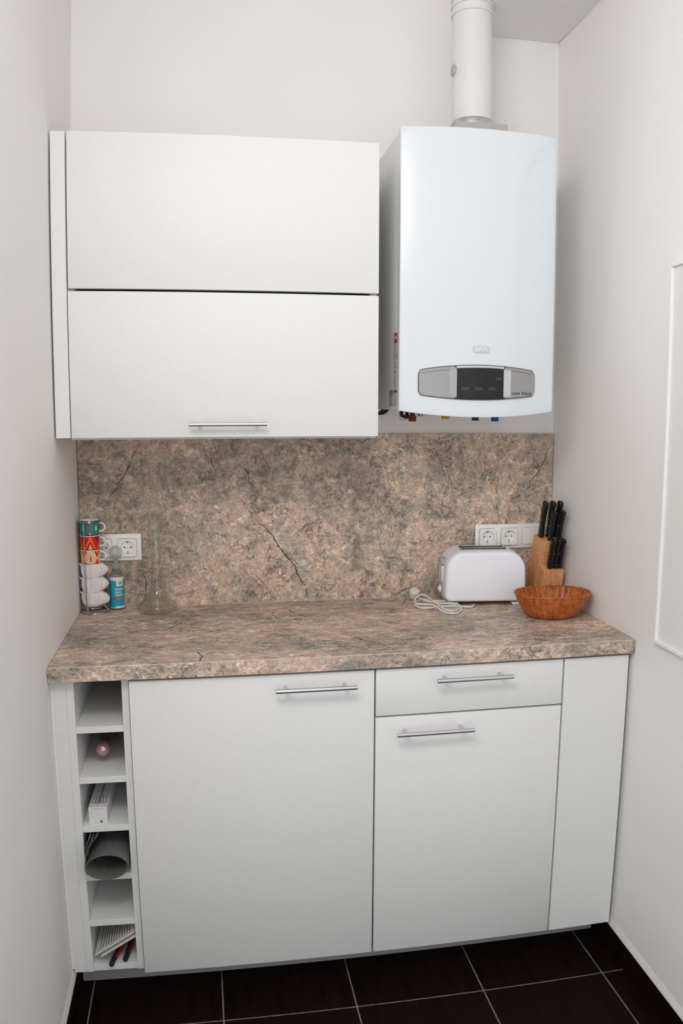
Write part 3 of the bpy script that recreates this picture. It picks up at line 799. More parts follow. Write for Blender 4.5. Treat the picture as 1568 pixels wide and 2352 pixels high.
def socket_plate(label, x0, z0, kinds, zh=0.0785):
    n = len(kinds); P = 0.0710; W = P * (n - 1) + zh
    t = thing('socket_plate', label, 'socket', (x0 + W / 2, -0.0122, z0 + zh / 2))
    Y = -0.0122
    inner = []
    b = bmesh.new()
    bx(b, x0, x0 + W, Y - 0.0075, Y, z0, z0 + zh, 0.0012, 2)
    obj('frame', b, M_PLASW, t, w=True, smooth=True)
    for i, kd in enumerate(kinds):
        cx = x0 + zh / 2 + P * i; cz = z0 + zh / 2; h = 0.0268
        out = rrect(cx - h, cx + h, cz - h, cz + h, 0.006, 6)
        b = bmesh.new(); holed(b, out, rrect(cx - h + .0006, cx + h - .0006, cz - h + .0006, cz + h - .0006, .0056, 6), 'y', Y - .0079, Y - .0072)
        obj('joint', b, M_INKG, t, w=True)
        h -= 0.0009
        if kd == 's':
            an = [2 * pi * q / 64 for q in range(64)]
            out = [(cx + h * cos(q) / (abs(cos(q)) ** 12 + abs(sin(q)) ** 12) ** (1 / 12), cz + h * sin(q) / (abs(cos(q)) ** 12 + abs(sin(q)) ** 12) ** (1 / 12)) for q in an]
            c = [(cx + .0196 * cos(q), cz + .0196 * sin(q)) for q in an]
            b = bmesh.new(); holed(b, out, c, 'y', Y - 0.0170, Y - 0.0070)
            sck = obj('socket', b, M_PLASW, t, w=True, smooth=True)
            b = bmesh.new(); lathe(b, [(0, 0), (.0193, 0), (.0193, .001), (0, .001)], 36)
            bmesh.ops.transform(b, matrix=Matrix.Translation((cx, Y - 0.0080, cz)) @ Matrix.Rotation(pi / 2, 4, 'X'), verts=b.verts)
            obj('recess', b, M_PLASW, sck, w=True)
            for dx in (-.0095, .0095):
                b = bmesh.new(); t2 = bmesh.new(); lathe(t2, [(0, 0), (.0023, 0), (.0023, .0004), (0, .0004)], 14)
                merge(b, t2, Matrix.Translation((cx + dx, Y - 0.0091, cz)) @ Matrix.Rotation(pi / 2, 4, 'X'))
                obj('pin_hole', b, M_HOLE, sck, w=True)
            b = bmesh.new(); lathe(b, [(0, 0), (.0016, 0), (.0016, .0006), (0, .0006)], 12)
            bmesh.ops.transform(b, matrix=Matrix.Translation((cx, Y - 0.0091, cz)) @ Matrix.Rotation(pi / 2, 4, 'X'), verts=b.verts)
            obj('screw', b, M_TGREY, sck, w=True)
            for s_ in (1, -1):
                obj('earth_clip', box(cx - .0018, cx + .0018, Y - .0150, Y - .0092, cz + s_ * .0174 - .0011, cz + s_ * .0174 + .0011, .0003), M_TGREY, sck, w=True)
                obj('earth_slot', box(cx - .0012, cx + .0020, Y - .0096, Y - .0090, cz + s_ * .0138 - .0014, cz + s_ * .0138 + .0014), M_HOLE, sck, w=True)
        else:
            out = rrect(cx - h, cx + h, cz - h, cz + h, 0.0045, 6)
            b = bmesh.new(); prism(b, out, 'y', Y - 0.0072, Y - 0.0110)
            bmesh.ops.bevel(b, geom=[e for e in b.edges if all(v.co.y < Y - .0109 for v in e.verts)], offset=.0008, segments=2, affect='EDGES')
            obj('rocker', b, M_PLASW, t, w=True, smooth=True)


socket_plate('white double wall socket behind the cup rack at the left', 0.0278, 1.0397, 'ss')
socket_plate('white triple plate with two sockets and a switch above the toaster', 1.1952, 1.0450, 'ssw', 0.0768)

# ================================================================ cup rack with six cups
RXC, RYC = 0.0425, -0.058
rk = thing('cup_rack', 'chrome wire rack holding six stacked cups in the left corner', 'rack', (RXC, RYC, HT))
def ring(cx, cy, r, z, n=40): return [(cx + r * cos(2 * pi * k / n), cy + r * sin(2 * pi * k / n), z) for k in range(n)]
CX, CY = 0.0365, -0.058
b = bmesh.new(); tube(b, ring(0, 0, 0.0405, 0.0018), 0.0017, 8, True); obj('base_ring', b, M_CHROME, rk, smooth=True)
b = bmesh.new(); tube(b, ring(CX - RXC, 0, 0.0300, 0.0150), 0.0016, 8, True)
tube(b, [(CX - RXC - .0295, 0, .0150), (CX - RXC + .0295, 0, .0150)], .0014, 8)
obj('seat_ring', b, M_CHROME, rk, smooth=True)
b = bmesh.new(); tube(b, ring(CX - RXC - .0005, 0, 0.0330, 0.2640), 0.0017, 8, True); obj('top_ring', b, M_CHROME, rk, smooth=True)
for a in (-112, -2, 160):
    ca, sa = cos(R(a)), sin(R(a)); ox = CX - RXC
    P = [(ox + .0330 * ca, .0330 * sa, .2640), (ox + .0335 * ca, .0335 * sa, .20), (ox + .0335 * ca, .0335 * sa, .09), (ox + .0325 * ca, .0325 * sa, .030),
         (ox * .6 + .034 * ca, .034 * sa, .015), (.0395 * ca, .0395 * sa, .0045), (.0405 * ca, .0405 * sa, .0018)]
    b = bmesh.new(); tube(b, smoothpath(P, 5), 0.0016, 8); obj('wire', b, M_CHROME, rk, smooth=True)

PER = 80.0


def pat_teal(d, s, t):
    if abs(d) < 17 * abs(2 * t - 1.02) and t > 0.08:
        if abs(d) < 6.5 * (t - .72) / .25 and t > .72: return 2
        if abs(d) < 8 * (.25 - t) / .2 and t < .25: return 2
        return 3
    e = abs(abs(d) - 38)
    if t > .30 and t < .74 and e < 4.2 * (1 - ((t - .44) / (.30 if t > .44 else .15)) ** 2): return 2
    return 1


def pat_red(d, s, t):
    if t > .955: return 0
    if t > .50 + (1 - s) * 1.25: return 6
    l = .93 - .98 * s
    if l - .20 < t < l: return 5
    if t < .42 - 1.25 * s: return 2
    return 4


def pat_cream(d, s, t):
    if t > .955: return 0
    q = 1 - s
    if t > .44 and q < (t - .44) * .95: return 5 if q < (t - .70) * 1.0 else 4
    if t < .36 and t > .04 and q < (.38 - t) * 1.0: return 4
    if t > .14 and t < .72 and s * 40 < 4.6 * (1 - ((t - .32) / (.40 if t > .32 else .18)) ** 2): return 4
    return 2


CUPM = [M_PORC, M_TEAL, M_CREAM, M_CRIM, M_CRED, M_ORNG, M_MAR]


def cup(label, z0, pat, h=0.0425):
    c = thing('espresso_cup', label, 'cup', (CX, CY, z0), 0, 'stacked espresso cups')
    b = bmesh.new(); n, m = 144, 36; G = []
    for j in range(m + 1):
        t = j / m; r = 0.0268 + 0.0018 * t - (0.004 * (1 - t / .06) ** 2 if t < .06 else 0)
        G.append([b.verts.new((r * cos(2 * pi * i / n), r * sin(2 * pi * i / n), h * t)) for i in range(n)])
    for j in range(m):
        for i in range(n):
            f = b.faces.new((G[j][i], G[j][(i + 1) % n], G[j + 1][(i + 1) % n], G[j + 1][i]))
            ph = (i + .5) / n * 360
            d = (ph + 82 + 180) % 360 - 180
            d = (d + PER / 2) % PER - PER / 2
            f.material_index = pat(d, abs(d) / (PER / 2), (j + .5) / m)
    f = b.faces.new(G[0][::-1])
    ri = [b.verts.new((0.0268 * cos(2 * pi * i / n), 0.0268 * sin(2 * pi * i / n), h + .0002)) for i in range(n)]
    rb = [b.verts.new((0.0235 * cos(2 * pi * i / n), 0.0235 * sin(2 * pi * i / n), .004)) for i in range(n)]
    for i in range(n):
        j = (i + 1) % n
        b.faces.new((G[m][i], G[m][j], ri[j], ri[i])); b.faces.new((ri[i], ri[j], rb[j], rb[i]))
    b.faces.new(rb)
    obj('body', b, CUPM, c, smooth=True)
    b = bmesh.new(); ang = R(-6); q = []
    for k in range(11):
        a = R(100 - 200 * k / 10); rr = .0275 + .0035 + .0125 * cos(a) * (1 if cos(a) > 0 else .4)
        q.append((rr * cos(ang), rr * sin(ang), h * .52 + .0118 * sin(a)))
    tube(b, smoothpath([(0.0272 * cos(ang), .0272 * sin(ang), h * .52 + .0118)] + q[1:-1] + [(0.0272 * cos(ang), .0272 * sin(ang), h * .52 - .0118)], 3), .0028, 10)
    obj('handle', b, M_PORC, c, smooth=True, label='white ring handle')
    return c


SZ = HT + 0.0168
zs = [SZ + 0.0428 * k for k in range(6)]
zs = [SZ, SZ + .0445, SZ + .0865, SZ + .1270, SZ + .1675, SZ + .2090]
cup('espresso cup with teal diamonds and white inside, topmost in the rack', zs[5], pat_teal)
cup('espresso cup with red and orange zigzags, second from the top', zs[4], pat_red, .0412)
cup('cream espresso cup with red triangles, third from the top', zs[3], pat_cream, .0402)


def wrapped(label, z0, h, seed, low):
    c = thing('wrapped_cup', label, 'cup', (CX, CY, z0), 0, 'stacked espresso cups')
    rnd = random.Random(seed); n, m = 96, 20; G = []
    ph = [rnd.uniform(0, 6.28) for _ in range(6)]
    b = bmesh.new()
    for j in range(m + 1):
        t = j / m; row = []
        for i in range(n):
            a = 2 * pi * i / n; ad = (a + pi) % (2 * pi) - pi
            fold = .0011 * sin(9 * a + ph[0] + 1.5 * t) + .0009 * sin(15 * a + ph[1] - 2.5 * t) + .0007 * sin(23 * a + ph[2] + 4 * t)
            prof = .0268 + .0014 * sin(pi * t) - (.0075 * (1 - t / .35) ** 2 if t < .35 and low else .002 * (1 - t) ** 2)
            bump = .0205 * math.exp(-(ad / R(27)) ** 2) * max(0, sin(pi * min(1, max(0, (t + .02) / 1.04)))) ** .8
            bump2 = .0022 * math.exp(-((ad - R(178)) % (2 * pi) / R(20)) ** 2) * t
            r = prof + fold * (.5 + .5 * sin(pi * t)) + bump + bump2
            row.append(b.verts.new((r * cos(a), r * sin(a), h * t + .0006 * sin(5 * a + ph[3]) * (t > .9))))
        G.append(row)
    for j in range(m):
        for i in range(n): b.faces.new((G[j][i], G[j][(i + 1) % n], G[j + 1][(i + 1) % n], G[j + 1][i]))
    b.faces.new(G[0][::-1]); b.faces.new(G[m])
    w = obj('tissue_wrap', b, M_TISS, c, smooth=True)
    b = bmesh.new(); a0 = R(195)
    tube(b, [(.0262 * cos(a0), .0262 * sin(a0), h * .88), (.030 * cos(a0), .030 * sin(a0), h * .95), (.0350 * cos(a0), .0350 * sin(a0), h * 1.06)], [.0035, .0022, .0003], 6)
    obj('paper_tip', b, M_TISS, w, smooth=True)


wrapped('cup wrapped in white tissue, directly under the cream cup', zs[2], .0400, 1, False)
wrapped('cup wrapped in white tissue, second from the bottom of the rack', zs[1], .0415, 2, False)
wrapped('cup wrapped in white tissue at the bottom of the rack', zs[0], .0440, 3, True)

# ================================================================ disinfectant bottle
BXC, BYC, BR = 0.1040, -0.0338, 0.0200
sb = thing('spray_bottle', 'small clear disinfectant bottle with blue label beside the cup rack', 'bottle', (BXC, BYC, HT))
b = bmesh.new(); lathe(b, [(0, .0002), (BR - .003, .0002), (BR, .003), (BR, .100), (BR - .002, .106), (.0125, .1125), (.0112, .1145), (.0112, .121), (0, .121)], 40)
obj('body', b, M_CPLAS, sb, smooth=True)
b = bmesh.new(); n = 120; m = 46; G = []
Z0, Z1 = .0060, .0980
for j in range(m + 1):
    z = Z0 + (Z1 - Z0) * j / m; G.append([b.verts.new(((BR + .0003) * cos(2 * pi * i / n), (BR + .0003) * sin(2 * pi * i / n), z)) for i in range(n)])
for j in range(m):
    for i in range(n):
        f = b.faces.new((G[j][i], G[j][(i + 1) % n], G[j + 1][(i + 1) % n], G[j + 1][i]))
        z = Z0 + (Z1 - Z0) * (j + .5) / m; a = ((i + .5) / n * 360 + 84 + 180) % 360 - 180     # 0 = facing the camera
        k = 0
        if z > .0885 or z < .0085: k = 1
        elif z > .072 and -3 < a < 60: k = 1
        elif z < .0125 and a > -14: k = 1
        if z > .076 and z < .087 and 12 < a < 48: k = 2
        f.material_index = k
obj('label', b, [M_LBLUE, M_LWHITE, M_LGRN], sb, smooth=True, label='blue and white wrap-around label')


def cyl_text(s, size, a0, z, **k):
    t = text_bm(s, size, depth=.00015, **k)
    for v in t.verts:
        a = R(a0) + v.co.x / BR; r = BR + .0005 + v.co.z
        v.co = Vector((r * cos(a), r * sin(a), z + v.co.y))
    return t


b = cyl_text('Hände', .0094, -101, .0600, bold=.0001)
merge(b, cyl_text('desin', .0094, -101, .0515, bold=.0001)); merge(b, cyl_text('fektion', .0094, -101, .0430, bold=.0001))
obj('lettering', b, M_LWHITE, sb)
b = bmesh.new()
for k in range(12):
    a = R(-96 + k * 5.5); a2 = R(-96 + (k + 1) * 5.5); r = BR + .0007
    vs_ = [b.verts.new((r * cos(q), r * sin(q), z)) for q, z in ((a, .0335), (a2, .0335), (a2, .0385), (a, .0385))]
    b.faces.new(vs_)
obj('orange_band', b, M_LORG, sb)
b = bmesh.new(); lathe(b, [(0, 0), (.0042, 0), (.0040, .0005), (0, .0006)], 20)
bmesh.ops.transform(b, matrix=Matrix.Rotation(R(-104 + 90), 4, 'Z') @ Matrix.Translation((0, -BR - .0005, .0360)) @ Matrix.Rotation(pi / 2, 4, 'X'), verts=b.verts)
obj('emblem', b, M_LORG, sb, smooth=True)
b = bmesh.new(); lathe(b, [(0, 0), (.0026, 0), (.0024, .0004), (0, .0005)], 16)
bmesh.ops.transform(b, matrix=Matrix.Rotation(R(-104 + 90), 4, 'Z') @ Matrix.Translation((0, -BR - .0011, .0360)) @ Matrix.Rotation(pi / 2, 4, 'X'), verts=b.verts)
obj('emblem', b, M_BLUE, sb, smooth=True)
b = bmesh.new(); lathe(b, [(0, .1212), (.0120, .1212), (.0122, .1330), (.0105, .1350), (.0072, .1365), (.0062, .150), (.0068, .160), (0, .160)], 28)
obj('pump', b, M_FROST, sb, smooth=True)
b = bmesh.new()
for j in range(1): lathe(b, [(0, .1480), (.008, .1483), (.0145, .152), (.0180, .160), (.0188, .168), (.0172, .177), (.0120, .1840), (.0055, .1868), (0, .1872)], 36)
obj('dome_cap', b, M_FROST, sb, smooth=True)

# ================================================================ glass vase
vz = thing('glass_vase', 'tall clear glass vase with flat bulb base and slender neck', 'vase', (0.2220, -0.0745, HT))
outer = [(0, .0004), (.046, .0004), (.0515, .0016), (.0545, .006), (.0570, .0125), (.0572, .0165), (.0550, .0215), (.0480, .0270), (.0390, .0345), (.0310, .0430), (.0240, .0530), (.0185, .066), (.0155, .084), (.0130, .105),
         (.0124, .13), (.0124, .165), (.0130, .200), (.0140, .222), (.0165, .245), (.0200, .266), (.0245, .2865)]
inner = [(.0231, .2867), (.0187, .266), (.0152, .245), (.0127, .222), (.0116, .200), (.0110, .165), (.0110, .13), (.0115, .105), (.0140, .084), (.0170, .066), (.0223, .0535),
         (.0290, .0435), (.0368, .0355), (.0455, .0285), (.0520, .0225), (.0538, .0170), (.0520, .0125), (.040, .0095), (0, .0085)]
def dens(P, k=3):
    q = smoothpath([(r, z, 0) for r, z in P], k); return [(max(v.x, 0), v.y) for v in q]
b = bmesh.new(); lathe(b, dens(outer) + dens(inner), 56)
obj('glass', b, M_GLASS, vz, smooth=True)

# ================================================================ toaster
ts = thing('toaster', 'white two-slice toaster standing before the right wall socket', 'toaster', (1.1890, -0.1010, HT + 0.0012), R(-6))
W2 = 0.1235


def toast_outline(ins, z0=.0135, z1=.1640):
    rt, rb = .056 - ins * .6, .016
    x0, x1, a, c = -W2 + ins, W2 - ins, z0 + ins * .3, z1 - ins
    out = []
    for cx, cz, s, r in ((x1 - rt, c - rt, 0, rt), (x0 + rt, c - rt, 90, rt), (x0 + rb, a + rb, 180, rb), (x1 - rb, a + rb, 270, rb)):
        for k in range(11):
            t = R(s + 9 * k); out.append((cx + r * cos(t), cz + r * sin(t)))
    q = []
    for x, z in out:                                         # sides lean in a little towards the top
        h = (z - z0) / (z1 - z0); q.append((x * (1.0 - .045 * h * h), z))
    return q


b = bmesh.new(); rings = []
for y, ins in ((-.0670, .0125), (-.0662, .0080), (-.0640, .0045), (-.060, .0022), (-.052, .0006), (-.035, 0), (.035, 0), (.052, .0006), (.060, .0022), (.0640, .0045), (.0662, .0080), (.0670, .0125)):
    rings.append([b.verts.new((x, y, z)) for x, z in toast_outline(ins)])
b.faces.new(rings[0]); b.faces.new(rings[-1][::-1])
for A_, B_ in zip(rings, rings[1:]):
    for k in range(len(A_)): b.faces.new((A_[k], A_[(k + 1) % len(A_)], B_[(k + 1) % len(A_)], B_[k]))
obj('body', b, M_TOAST, ts, smooth=True)
b = box(-.112, .112, -.0560, .0560, .0105, .0150, .002); obj('base', b, M_TOAST, ts)
for x in (-.098, .098):
    b = bmesh.new(); prism(b, [(x - .017, .0078), (x + .017, .0078), (x + .013, 0), (x - .013, 0)], 'y', -.0575, .0575); obj('foot', b, M_TOAST, ts)
b = bmesh.new(); prism(b, [(-.076, -.036), (.068, -.036), (.078, .034), (-.066, .034)], 'z', .1605, .1644)
slot_f = obj('slot_plate', b, M_TGREY, ts)
b = bmesh.new()
for y0, y1 in ((-.0300, -.0070), (.0050, .0280)): prism(b, [(-.070, y0), (.064, y0), (.069, y1), (-.062, y1)], 'z', .1600, .16465)
obj('slot', b, M_HOLE, slot_f)
b = bmesh.new()
for y0 in (-.021, .015): bx(b, -.060, .060, y0, y0 + .0022, .1610, .1656)
obj('bread_guide', b, M_STEEL, slot_f)
b = box(-.1300, -.1080, -.0240, .0240, .1165, .1350, .004, 2); obj('lever', b, M_TGREY, ts, smooth=True, label='grey push-down lever')
obj('channel', box(-.1248, -.1190, -.0190, .0190, .0640, .1130, .002, 2), M_PLASW, ts, smooth=True)
obj('control_plate', box(-.1252, -.1190, -.0300, .0300, .0200, .0600, .002, 2), M_TGREY, ts, smooth=True)
b = bmesh.new(); lathe(b, [(0, 0), (.0115, 0), (.0110, .005), (.0065, .0065), (.0060, .0085), (0, .009)], 24)
bmesh.ops.transform(b, matrix=Matrix.Translation((-.1250, -.004, .0400)) @ Matrix.Rotation(-pi / 2, 4, 'Y'), verts=b.verts)
obj('browning_knob', b, M_PLASW, ts, smooth=True)
for z in (.026, .036): obj('button', box(-.1262, -.1250, -.0270, -.0215, z, z + .006, .0008), M_TGREY, ts)

# cable and plug belong to the toaster
CABLE = [(1.1464, -0.1612, 0.9019), (1.1288, -0.186, 0.9019), (1.0865, -0.1694, 0.9019), (1.0419, -0.1648, 0.9019), (1.0179, -0.1742, 0.9019), (0.9834, -0.1732, 0.9019), (0.9738, -0.1347, 0.9019), (0.9888, -0.0948, 0.9039), (1.0173, -0.0875, 0.9049), (1.0446, -0.1126, 0.9059), (1.0868, -0.1179, 0.9039), (1.1007, -0.1438, 0.9019), (1.0828, -0.2103, 0.9039), (1.0577, -0.2375, 0.9059), (1.0404, -0.2209, 0.9069), (1.03, -0.179, 0.9119), (1.0235, -0.1316, 0.9159), (1.017, -0.0876, 0.9189), (1.0018, -0.086, 0.9199), (0.9835, -0.1055, 0.9159), (0.975, -0.1239, 0.9099), (0.9795, -0.1478, 0.9079), (1.0117, -0.1636, 0.9089), (1.0224, -0.1899, 0.9089), (1.0326, -0.2271, 0.9029), (1.0534, -0.2517, 0.9019), (1.0806, -0.2315, 0.9019), (1.0947, -0.1963, 0.9059), (1.087, -0.1672, 0.9089), (1.0462, -0.1498, 0.9079), (1.0129, -0.1313, 0.9109), (1.0002, -0.1043, 0.9119), (0.9969, -0.0874, 0.9119)]
inv = ts.matrix_basis.inverted() if False else (Matrix.Rotation(R(6), 4, 'Z') @ Matrix.Translation((-1.1890, 0.1010, -HT)))
b = bmesh.new(); tube(b, smoothpath(CABLE, 6), 0.0028, 10); bmesh.ops.transform(b, matrix=inv, verts=b.verts)
cb = obj('power_cable', b, M_CABLE, ts, smooth=True, label='white coiled power cable')
b = bmesh.new(); lathe(b, [(0, 0), (.0095, 0), (.0115, .003), (.0155, .020), (.0160, .026), (.0145, .0285), (0, .0290)], 10)
bmesh.ops.transform(b, matrix=inv @ Matrix.Translation((0.9870, -0.0540, 0.9043)) @ Matrix.Rotation(R(20), 4, 'Z') @ Matrix.Rotation(R(24), 4, 'X'), verts=b.verts)
obj('plug', b, M_CABLE, ts, smooth=True, label='white power plug')
b = bmesh.new(); tube(b, smoothpath([(1.018, -.196, .905), (1.016, -.178, .921), (1.020, -.150, .9185), (1.0235, -.152, .9035), (1.0235, -.190, .9025)], 5, True), 0.0009, 6, True)
bmesh.ops.transform(b, matrix=inv, verts=b.verts); obj('cable_tie', b, M_CABLE, ts, smooth=True)

# ================================================================ knife block and knives
kb = thing('knife_block', 'stepped light wood knife block in the right corner', 'knife block', (1.400, -0.10, HT))
TL = math.tan(R(15))
b = bmesh.new(); prism(b, [(-.0265, HT + .0003), (-.082, HT + .1990), (-.140, HT + .1835), (-.0910, HT + .0003)], 'x', 1.3635, 1.4335)
bmesh.ops.bevel(b, geom=list(b.edges), offset=.0012, segments=2, affect='EDGES'); obj('tall_section', b, M_WOODB, kb, w=True)
b = bmesh.new(); prism(b, [(-.0918, HT + .0003), (-.1215, HT + .1105), (-.1625, HT + .0985), (-.1360, HT + .0003)], 'x', 1.3665, 1.4322)
bmesh.ops.bevel(b, geom=list(b.edges), offset=.001, segments=2, affect='EDGES'); obj('low_section', b, M_WOODB, kb, w=True)

LEAN = Matrix.Rotation(R(15.5), 4, 'X')


def knife_meshes(L, s):
    b = bmesh.new(); n = 18
    prof = [(0, .80), (.02, .98), (.08, 1.05), (.18, .92), (.35, .86), (.6, .90), (.80, .98), (.90, 1.06), (.96, .98), (.99, .7), (1.0, .30)]
    rings = []
    for t, q in prof:
        wx, wy = .0082 * s * min(1, q * 1.03), .0125 * s * q
        off = .0022 * s * math.sin(pi * t) - (.0018 * s if t > .8 else 0)
        rings.append([b.verts.new((wx * abs(cos(a)) ** .7 * (1 if cos(a) > 0 else -1), wy * abs(sin(a)) ** .8 * (1 if sin(a) > 0 else -1) + off, L * t))
                      for a in [2 * pi * k / n + .01 for k in range(n)]])
    for A_, B_ in zip(rings, rings[1:]):
        for k in range(n): b.faces.new((A_[k], A_[(k + 1) % n], B_[(k + 1) % n], B_[k]))
    b.faces.new(rings[0][::-1]); b.faces.new(rings[-1])
    return b


def knife(label, x, y, z, L, s):
    k = thing('kitchen_knife', label, 'knife', (x, y, z), 0, 'black-handled knives in the block')
    b = knife_meshes(L, s); bmesh.ops.transform(b, matrix=LEAN, verts=b.verts)
    h = obj('handle', b, M_BLACK, k, smooth=True, label='black riveted handle')
    for t in (.10, .48, .86):
        r = bmesh.new(); lathe(r, [(0, 0), (.0017, 0), (.0014, .0005), (0, .0007)], 10)
        bmesh.ops.transform(r, matrix=LEAN @ Matrix.Translation((-.0076 * s, .0022 * s * math.sin(pi * t) - .003, L * t)) @ Matrix.Rotation(-pi / 2, 4, 'Y'), verts=r.verts)
        obj('rivet', r, M_STEEL, h, smooth=True)
    b = box(-.0012, .0012, -.008, .008, -.006, .001); bmesh.ops.transform(b, matrix=LEAN, verts=b.verts)
    obj('blade', b, M_STEEL, k)


zt1 = HT + .1990 - .0285 * TL * 0.99
for x, lab in ((1.3770, 'large black-handled knife, leftmost of the three rear ones'), (1.4005, 'large black-handled knife, middle of the three rear ones'),
               (1.4240, 'large black-handled knife, rear one nearest the right wall')):
    knife(lab, x, -.1020, HT + .1945, .1170, 1.0)
for x, lab in ((1.3960, 'black-handled knife left in the second row of the block'), (1.4245, 'black-handled knife right in the second row of the block')):
    knife(lab, x, -.1280, HT + .1870, .0980, .90)
for x, lab in ((1.3885, 'small black-handled knife, leftmost in the low front step'), (1.4055, 'small black-handled knife, middle of the low front step'),
               (1.4215, 'small black-handled knife in the front step nearest the right wall')):
    knife(lab, x, -.1470, HT + .1055, .0960, .86)

# ================================================================ wicker basket
SYB = 0.76
wb = thing('wicker_basket', 'shallow oval brown wicker basket in front of the knife block', 'basket', (1.3300, -0.3080, HT))
prof = [(.050, .0012), (.064, .0018), (.0745, .0075), (.0835, .0165), (.0920, .0290), (.0995, .0430), (.1060, .0560), (.1100, .0660)]
pp = dens(prof, 5)
def wv(i, j): return .0005 * (1 if j % 2 else -1) + .0005 * cos(2 * pi * i * 34 / 240 + pi * (j % 2)) 


b = bmesh.new(); n = 240; G = []
for j, (r, z) in enumerate(pp):
    G.append([b.verts.new(((r + wv(i, j)) * cos(2 * pi * i / n), SYB * (r + wv(i, j)) * sin(2 * pi * i / n), z)) for i in range(n)])
for a_, c_ in zip(G, G[1:]):
    for k in range(n): b.faces.new((a_[k], a_[(k + 1) % n], c_[(k + 1) % n], c_[k]))
G2 = []
for j, (r, z) in enumerate(pp):
    G2.append([b.verts.new(((r - .0032 + wv(i, j)) * cos(2 * pi * i / n), SYB * (r - .0032 + wv(i, j)) * sin(2 * pi * i / n), z + .0024)) for i in range(n)])
for a_, c_ in zip(G2, G2[1:]):
    for k in range(n): b.faces.new((a_[k], c_[k], c_[(k + 1) % n], a_[(k + 1) % n]))
for k in range(n): b.faces.new((G[-1][k], G[-1][(k + 1) % n], G2[-1][(k + 1) % n], G2[-1][k]))
b.faces.new(G[0][::-1]); b.faces.new(G2[0])
obj('woven_wall', b, M_WICK, wb, smooth=False)
for s in range(2):
    b = bmesh.new(); N = 120
    P = []
    for k in range(N):
        a = 2 * pi * k / N; tw = a * 22 + s * pi
        P.append(((.1090 + .0016 * cos(tw)) * cos(a), SYB * (.1090 + .0016 * cos(tw)) * sin(a), .0675 + .0014 * sin(tw) + .0008 * sin(3 * a)))
    tube(b, P, .0023, 6, True); obj('rim', b, M_WICK, wb, smooth=True)
b = bmesh.new()
for k in range(34):
    a = 2 * pi * (k + .4) / 34; P = []
    for r, z in pp[4:]: P.append(((r - .0042) * cos(a), SYB * (r - .0042) * sin(a), z + .0026))
    tube(b, P, .0011, 5)
for r0, z0 in ((.0790, .0165), (.0915, .0350)):
    tube(b, [(r0 * cos(2 * pi * k / 60), SYB * r0 * sin(2 * pi * k / 60), z0) for k in range(60)], .0010, 5, True)
obj('stakes', b, M_WICKL, wb, smooth=True, kind='stuff')

# ================================================================ things in the open shelf
bt = thing('wine_bottle', 'bottle with crinkled pink foil top lying in the second compartment', 'bottle', (0.1020, -0.20, 0.6146))
def lay(bm, z): bmesh.ops.transform(bm, matrix=Matrix.Translation((0, 0, z)) @ Matrix.Rotation(pi / 2, 4, 'X'), verts=bm.verts); return bm
b = bmesh.new(); lathe(b, [(0, -.14), (.030, -.14), (.0365, -.132), (.0368, .060), (.034, .090), (.024, .125), (.0165, .155), (.0150, .20), (0, .20)], 32)
obj('glass', lay(b, .0370), M_WINE, bt, smooth=True)
b = bmesh.new(); lathe(b, [(.0170, .175), (.0158, .190), (.0152, .235), (.0168, .240), (.0170, .262), (.0168, .2700), (.0150, .2775), (.0110, .2815), (.005, .2835), (0, .2838)], 28)
rn = random.Random(5)
for v in b.verts: v.co += Vector((rn.uniform(-1, 1), rn.uniform(-1, 1), rn.uniform(-1, 1))) * .00045
obj('foil', lay(b, .0370), M_FOIL, bt, smooth=True, label='crinkled pink foil')

bxx = thing('cardboard_box', 'long white carton with a whisk picture in the third compartment', 'box', (0.0925, -0.382, 0.4880), R(-1.0))
obj('carton', box(-.0222, .0222, -.155, .155, 0, .0425, .0010, 2), M_CARD, bxx)
zt_ = .04262
b = bmesh.new(); b.faces.new([b.verts.new((x, y, zt_ - .00006)) for x, y in [(-.0190, -.130), (-.009, -.133), (.009, -.133), (.0190, -.130)] + [(.0190 * cos(R(a)), -.130 + .050 * sin(R(a))) for a in range(15, 180, 15)]])
obj('whisk_print', b, M_INKG, bxx)
b = bmesh.new()
def strip(bm, P, w, z):
    prev = None
    for i, p in enumerate(P):
        a = P[max(i - 1, 0)]; c = P[min(i + 1, len(P) - 1)]; dx, dy = c[0] - a[0], c[1] - a[1]; l = math.hypot(dx, dy) or 1
        ex, ey = -dy / l * w / 2, dx / l * w / 2
        cur = (bm.verts.new((p[0] + ex, p[1] + ey, z)), bm.verts.new((p[0] - ex, p[1] - ey, z)))
        if prev: bm.faces.new((prev[0], cur[0], cur[1], prev[1]))
        prev = cur
for kx, ww in ((.72, .0050), (.30, .0030), (-.30, .0030), (-.72, .0050)):
    strip(b, [(kx * .0185 * cos(pi / 2 * t / 12) ** .7, -.1285 + .046 * sin(pi / 2 * t / 12)) for t in range(12)], ww, zt_)
obj('whisk_print', b, M_CARD, bxx)
b = bmesh.new()
strip(b, [(0, -.080), (.001, -.03), (.002, .10)], .0045, zt_)
strip(b, smoothpath([(-.012, -.066, 0), (-.006, -.058, 0), (.008, -.058, 0), (.013, -.066, 0), (.006, -.070, 0), (-.008, -.070, 0), (-.012, -.066, 0)], 4), .0014, zt_)
obj('whisk_print', b, M_INKG, bxx)
b = bmesh.new(); strip(b, [(-.0015, -.146), (-.0005, -.141)], .0035, zt_); obj('mark', b, M_LGRN, bxx)
b = bmesh.new(); rn = random.Random(2); x = -.013
while x < .014:
    w_ = rn.uniform(.0008, .0022); bx(b, x, x + w_, -.1552, -.1550, .0383, .0395); x += w_ + .0006
obj('mark', b, M_INKG, bxx, kind='stuff'); b = bmesh.new()
